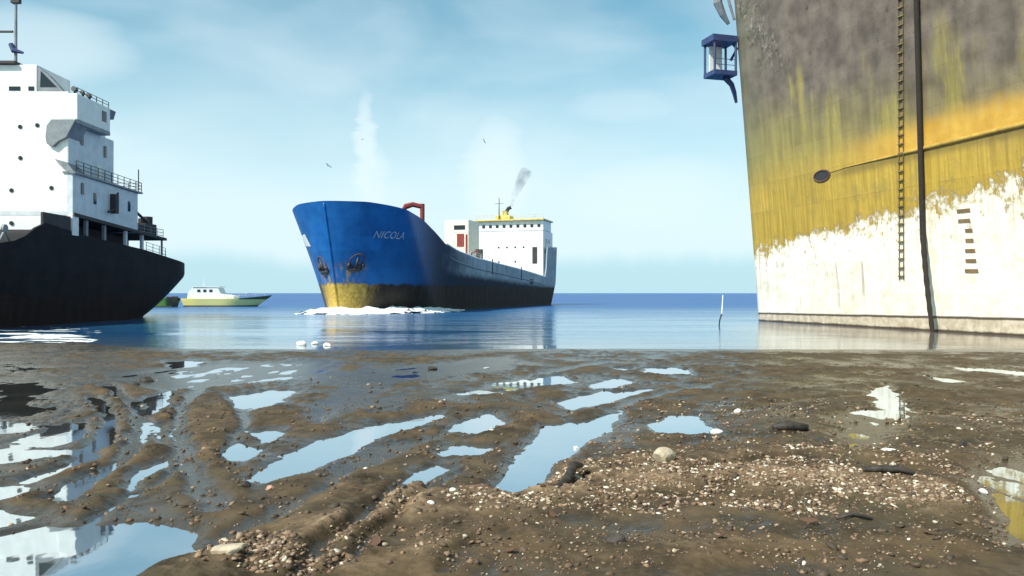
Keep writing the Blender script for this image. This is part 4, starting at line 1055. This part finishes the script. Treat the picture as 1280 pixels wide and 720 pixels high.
# ------------------------------------------------------------------ single stones and pieces of debris
def stone_mat(name, a, b):
    m, nt, p, co = new_mat(name)
    n = nt.noise(co, 9, 6, 0.65)
    nt.put(p.inputs['Base Color'], nt.mix(nt.ss(n, 0.35, 0.65), a, b)); p.inputs['Roughness'].default_value = 0.7
    bump(nt, p, n, 0.6, 0.02)
    return m
SM = {'white': stone_mat('white_stone', (0.62, 0.60, 0.54), (0.80, 0.78, 0.72)), 'dark': stone_mat('dark_stone', (0.02, 0.016, 0.012), (0.05, 0.038, 0.028)),
      'pale': stone_mat('pale_stone', (0.36, 0.29, 0.20), (0.55, 0.46, 0.33)), 'pink': stone_mat('brick_stone', (0.36, 0.19, 0.13), (0.5, 0.3, 0.22))}
import bmesh
def stone(label, px, py, w_px, mat, flat=0.5, ln=0.7, cat='stone', name='stone', group=None, seed=0):
    X, Y = gp(px, py); r = w_px * Y / 1000 / 2
    bm = bmesh.new(); bmesh.ops.create_icosphere(bm, subdivisions=3, radius=1.0)
    rr = random.Random(seed + int(px)); off = [Vector((rr.uniform(-1, 1), rr.uniform(-1, 1), rr.uniform(-1, 1))).normalized() for _ in range(9)]
    cut = [rr.uniform(0.55, 0.9) for _ in off]
    for v in bm.verts:
        c = v.co.copy()
        for o_, q_ in zip(off, cut):
            dd = c.dot(o_)
            if dd > q_: c -= o_ * (dd - q_) * 0.9
        v.co = Vector((c.x * r, c.y * r * ln, c.z * r * flat))
    me = bpy.data.meshes.new(name); bm.to_mesh(me); bm.free(); me.materials.append(SM[mat])
    me.polygons.foreach_set('use_smooth', [False] * len(me.polygons))
    o = bpy.data.objects.new(name, me); COL.objects.link(o)
    o.location = (X, Y, max(-0.01, sample_ground(X, Y)) + r * flat * 0.35); o.rotation_euler = (rr.uniform(-.15, .15), rr.uniform(-.15, .15), rr.uniform(-.5, .5))
    tag(o, label, cat, group); return o
stone('angular white stone beside the small oval puddle, right of its edge', 896, 545, 17, 'white', 0.6)
stone('small round white pebble behind the oval puddle', 922, 517, 10, 'white', 0.8)
stone('flat white shell slab lying on bare brown mud', 1107, 566, 24, 'white', 0.35)
stone('squat pale broken block on the shelly bank', 828, 586, 34, 'pale', 0.7)
stone('pale round stone at the end of the curved black rubber strip', 722, 606, 14, 'pale', 0.8)
stone('white pebble alone on mud below the star shaped puddle', 566, 626, 9, 'white', 0.8)
stone('white pebble lying nearest the front rubble edge on dark mud', 539, 645, 11, 'white', 0.6)
stone('large cream slab in the rubble at the front edge', 288, 709, 46, 'pale', 0.35)
stone('cream lump at the top of the front rubble heap', 282, 686, 18, 'pale', 0.6)
stone('small black stone below the long diagonal puddle', 307, 614, 14, 'dark', 0.8)
stone('pinkish brick piece on wet mud right of the black stone', 338, 618, 13, 'pink', 0.6)
stone('black lump standing on mud in front of the big streaked hull', 1203, 561, 13, 'dark', 0.8)
stone('low wide black lump near the distant rutted tracks', 184, 477, 20, 'dark', 0.5)
stone('black lump left of the wide one near the rutted tracks', 169, 484, 14, 'dark', 0.5)
stone('black stone on the narrow streak of puddles', 206, 524, 8, 'dark', 0.9)
stone('dark clod in the hollow at the front of the mud', 768, 686, 34, 'dark', 0.5)
stone('white stone at the right end of the shelly ridge', 1228, 617, 12, 'white', 0.7)
stone('pale stone on the far side of the wide forked puddle', 720, 560, 8, 'white', 0.7)
for k, (x_, y_, w_) in enumerate(((377, 431, 15), (394, 430, 10), (409, 432, 11))):
    stone('white stone at the water edge in a short row below the blue bow', x_, y_, w_, 'white', 0.6, group='white stones at the water edge', seed=k)
for k, (x_, y_, w_) in enumerate(((497, 519, 6),)):
    stone('little dark pebble beside the narrow end of the diagonal puddle', x_, y_, w_, 'dark', 0.8)
stone('dark clod on the smooth mud between the diagonal puddle and the shore', 540, 462, 14, 'dark', 0.5)

def strip(name, label, cat, pts, r, mat, flat=None):
    mb = MB(); q = []
    for x_, y_, dz in pts:
        X, Y = gp(x_, y_); q.append((X, Y, max(0, sample_ground(X, Y)) + dz))
    mb.tube(q, r, 8); o = mb.build(name, mat, smooth=True); tag(o, label, cat); return o
strip('rubber_strip', 'curved black strip of rubber half sunk beside the shelly bank', 'debris', [(672, 624, 0.02), (694, 621, 0.04), (708, 615, 0.09), (717, 607, 0.16), (727, 602, 0.14)], [0.03, 0.05, 0.06, 0.06, 0.03], SM['dark'])
strip('driftwood_branch', 'dark weathered branch lying across pale rubble chips', 'driftwood', [(1078, 603, 0.02), (1100, 604, 0.05), (1125, 604, 0.05), (1142, 607, 0.03)], [0.03, 0.05, 0.045, 0.02], SM['dark'])
strip('driftwood_branch', 'short dark log on the mud beyond the small oval puddle', 'driftwood', [(966, 539, 0.03), (985, 538, 0.07), (1010, 539, 0.05)], [0.05, 0.10, 0.06], SM['dark'])
strip('driftwood_branch', 'thin black stick among the shelly ridge chips', 'driftwood', [(1045, 655, 0.02), (1065, 653, 0.04), (1090, 656, 0.02)], [0.015, 0.03, 0.015], SM['dark'])
strip('driftwood_branch', 'flat brown splinter of wood at the foot of the wide forked puddle', 'driftwood', [(572, 616, 0.02), (600, 619, 0.03), (640, 623, 0.02)], [0.02, 0.035, 0.02], M['rusty'])
def shore_foam():
    xs = np.arange(-52, -17, 0.14); ysf = np.arange(38.5, 60, 0.22)
    X, Y = np.meshgrid(xs, ysf, indexing='ij')
    n = fbm(X / 3.0, Y / 0.9 + 0.15 * X, 5, 91); m = (X / Y < -0.52 + 0.03 * fbm(X / 4, Y / 4, 2, 93)) 
    keep = m & (n > 0.10 + 0.25 * np.clip((Y - 44) / 12, 0, 1)) & (Y > 39.5 + np.clip((-X - 18) / 20, 0, 1) * 1.0)
    Z = 0.02 + 0.05 * np.clip(n - 0.1, 0, 1)
    vs = np.stack([X, Y, Z], -1); ids = np.arange(X.size).reshape(X.shape); k = keep[:-1, :-1]
    q = np.stack([ids[:-1, :-1][k], ids[1:, :-1][k], ids[1:, 1:][k], ids[:-1, 1:][k]], -1)
    used = np.unique(q); mp = np.zeros(X.size, int); mp[used] = np.arange(len(used))
    mb = MB(); mb._add(vs.reshape(-1, 3)[used].tolist(), mp[q].tolist())
    o = mb.build('shore_foam', FOAM, smooth=True); tag(o, 'thin broken white foam washing ashore beside the black hull', kind='stuff')
shore_foam()
def flakes():
    rr = random.Random(5); pts = [(470, 690), (330, 630), (640, 700), (900, 690), (1010, 660), (1160, 680), (690, 655), (980, 580), (450, 625), (230, 640)]
    for k, (x_, y_) in enumerate(pts):
        X, Y = gp(x_, y_); r = rr.uniform(0.05, 0.10); n = 7; mb = MB()
        poly = [(r * rr.uniform(.6, 1.2) * math.cos(2*PI*i/n), r * rr.uniform(.4, .9) * math.sin(2*PI*i/n)) for i in range(n)]
        mb.prism(poly, 'z', 0, 0.008); o = mb.build('scrap_flake', M['rusty'])
        o.location = (X, Y, max(0, sample_ground(X, Y)) + 0.02); o.rotation_euler = (rr.uniform(-.35, .35), rr.uniform(-.35, .35), rr.uniform(0, 6))
        tag(o, 'small flat flake of rusty scrap lying on the mud', 'scrap', 'rusty scrap flakes on the mud')
flakes()
# leaning stake standing in the shallows
def stake():
    X, Y = gp(898, 407); mb = MB()
    mb.tube([(X, Y, -0.5), (X + .10, Y, 0.45), (X + .25, Y, 0.9)], 0.055, 6); o1 = None
    t = thing('mooring_stake', 'thin leaning stake with a pale upper end, standing in shallow water', 'stake', (X, Y, 0))
    t.location = (0, 0, 0)
    mb.build('stake_foot', M['black'], t)
    mb = MB(); mb.tube([(X + .25, Y, 0.9), (X + .30, Y, 1.6), (X + .34, Y, 2.35)], [0.05, .045, .04], 6); mb.build('stake_top', M['white'], t)
stake()

# ------------------------------------------------------------------ gulls
def gull(label, px, py, dist, span, roll):
    X = (px - 640) * dist / 1000; Z = (HZ - py) * dist / 1000 + CAM_H
    mb = MB()
    L = span * 0.42
    mb.tube([(0, -L*.5, 0), (0, -L*.3, .03*span), (0, 0, .04*span), (0, L*.25, .03*span), (0, L*.42, .05*span), (0, L*.5, .04*span)], [0.01*span, 0.05*span, 0.075*span, 0.06*span, 0.045*span, 0.01*span], 8)
    for sgn in (-1, 1):
        prof = [(0, .12, -.10, .03), (.22, .13, -.07, .13), (.5, .02, -.14, .08)]
        v = []
        for u, f, b, z in prof:
            v += [(sgn*u*span, f*span, z*span + .01*span), (sgn*u*span, b*span, z*span + .01*span), (sgn*u*span, b*span, z*span - .005*span), (sgn*u*span, f*span, z*span - .005*span)]
        fs = [(0,1,2,3), (8,9,10,11)]
        for i in range(2):
            for k in range(4): fs.append((i*4+k, i*4+(k+1) % 4, i*4+4+(k+1) % 4, i*4+4+k))
        mb._add(v, fs)
    mb.prism([(-.05*span, -L*.75), (.05*span, -L*.75), (.02*span, -L*.45), (-.02*span, -L*.45)], 'z', -0.004, 0.02)
    o = mb.build('gull', M['grey']); o.location = (X, dist, Z); o.rotation_euler = (0.1, roll, 0.9); tag(o, label, 'bird'); return o
gull('grey gull gliding low in the sky just above the blue bow', 410, 207, 80, 0.75, 0.5)
gull('small dark gull in the white plume of cloud', 453, 174, 110, 0.6, -0.3)
gull('dark gull flying high above the funnel smoke', 605, 176, 100, 0.6, 1.0)

S.render.engine = 'CYCLES'
S.cycles.max_bounces = 6; S.cycles.volume_bounces = 1
S.cycles.use_denoising = True
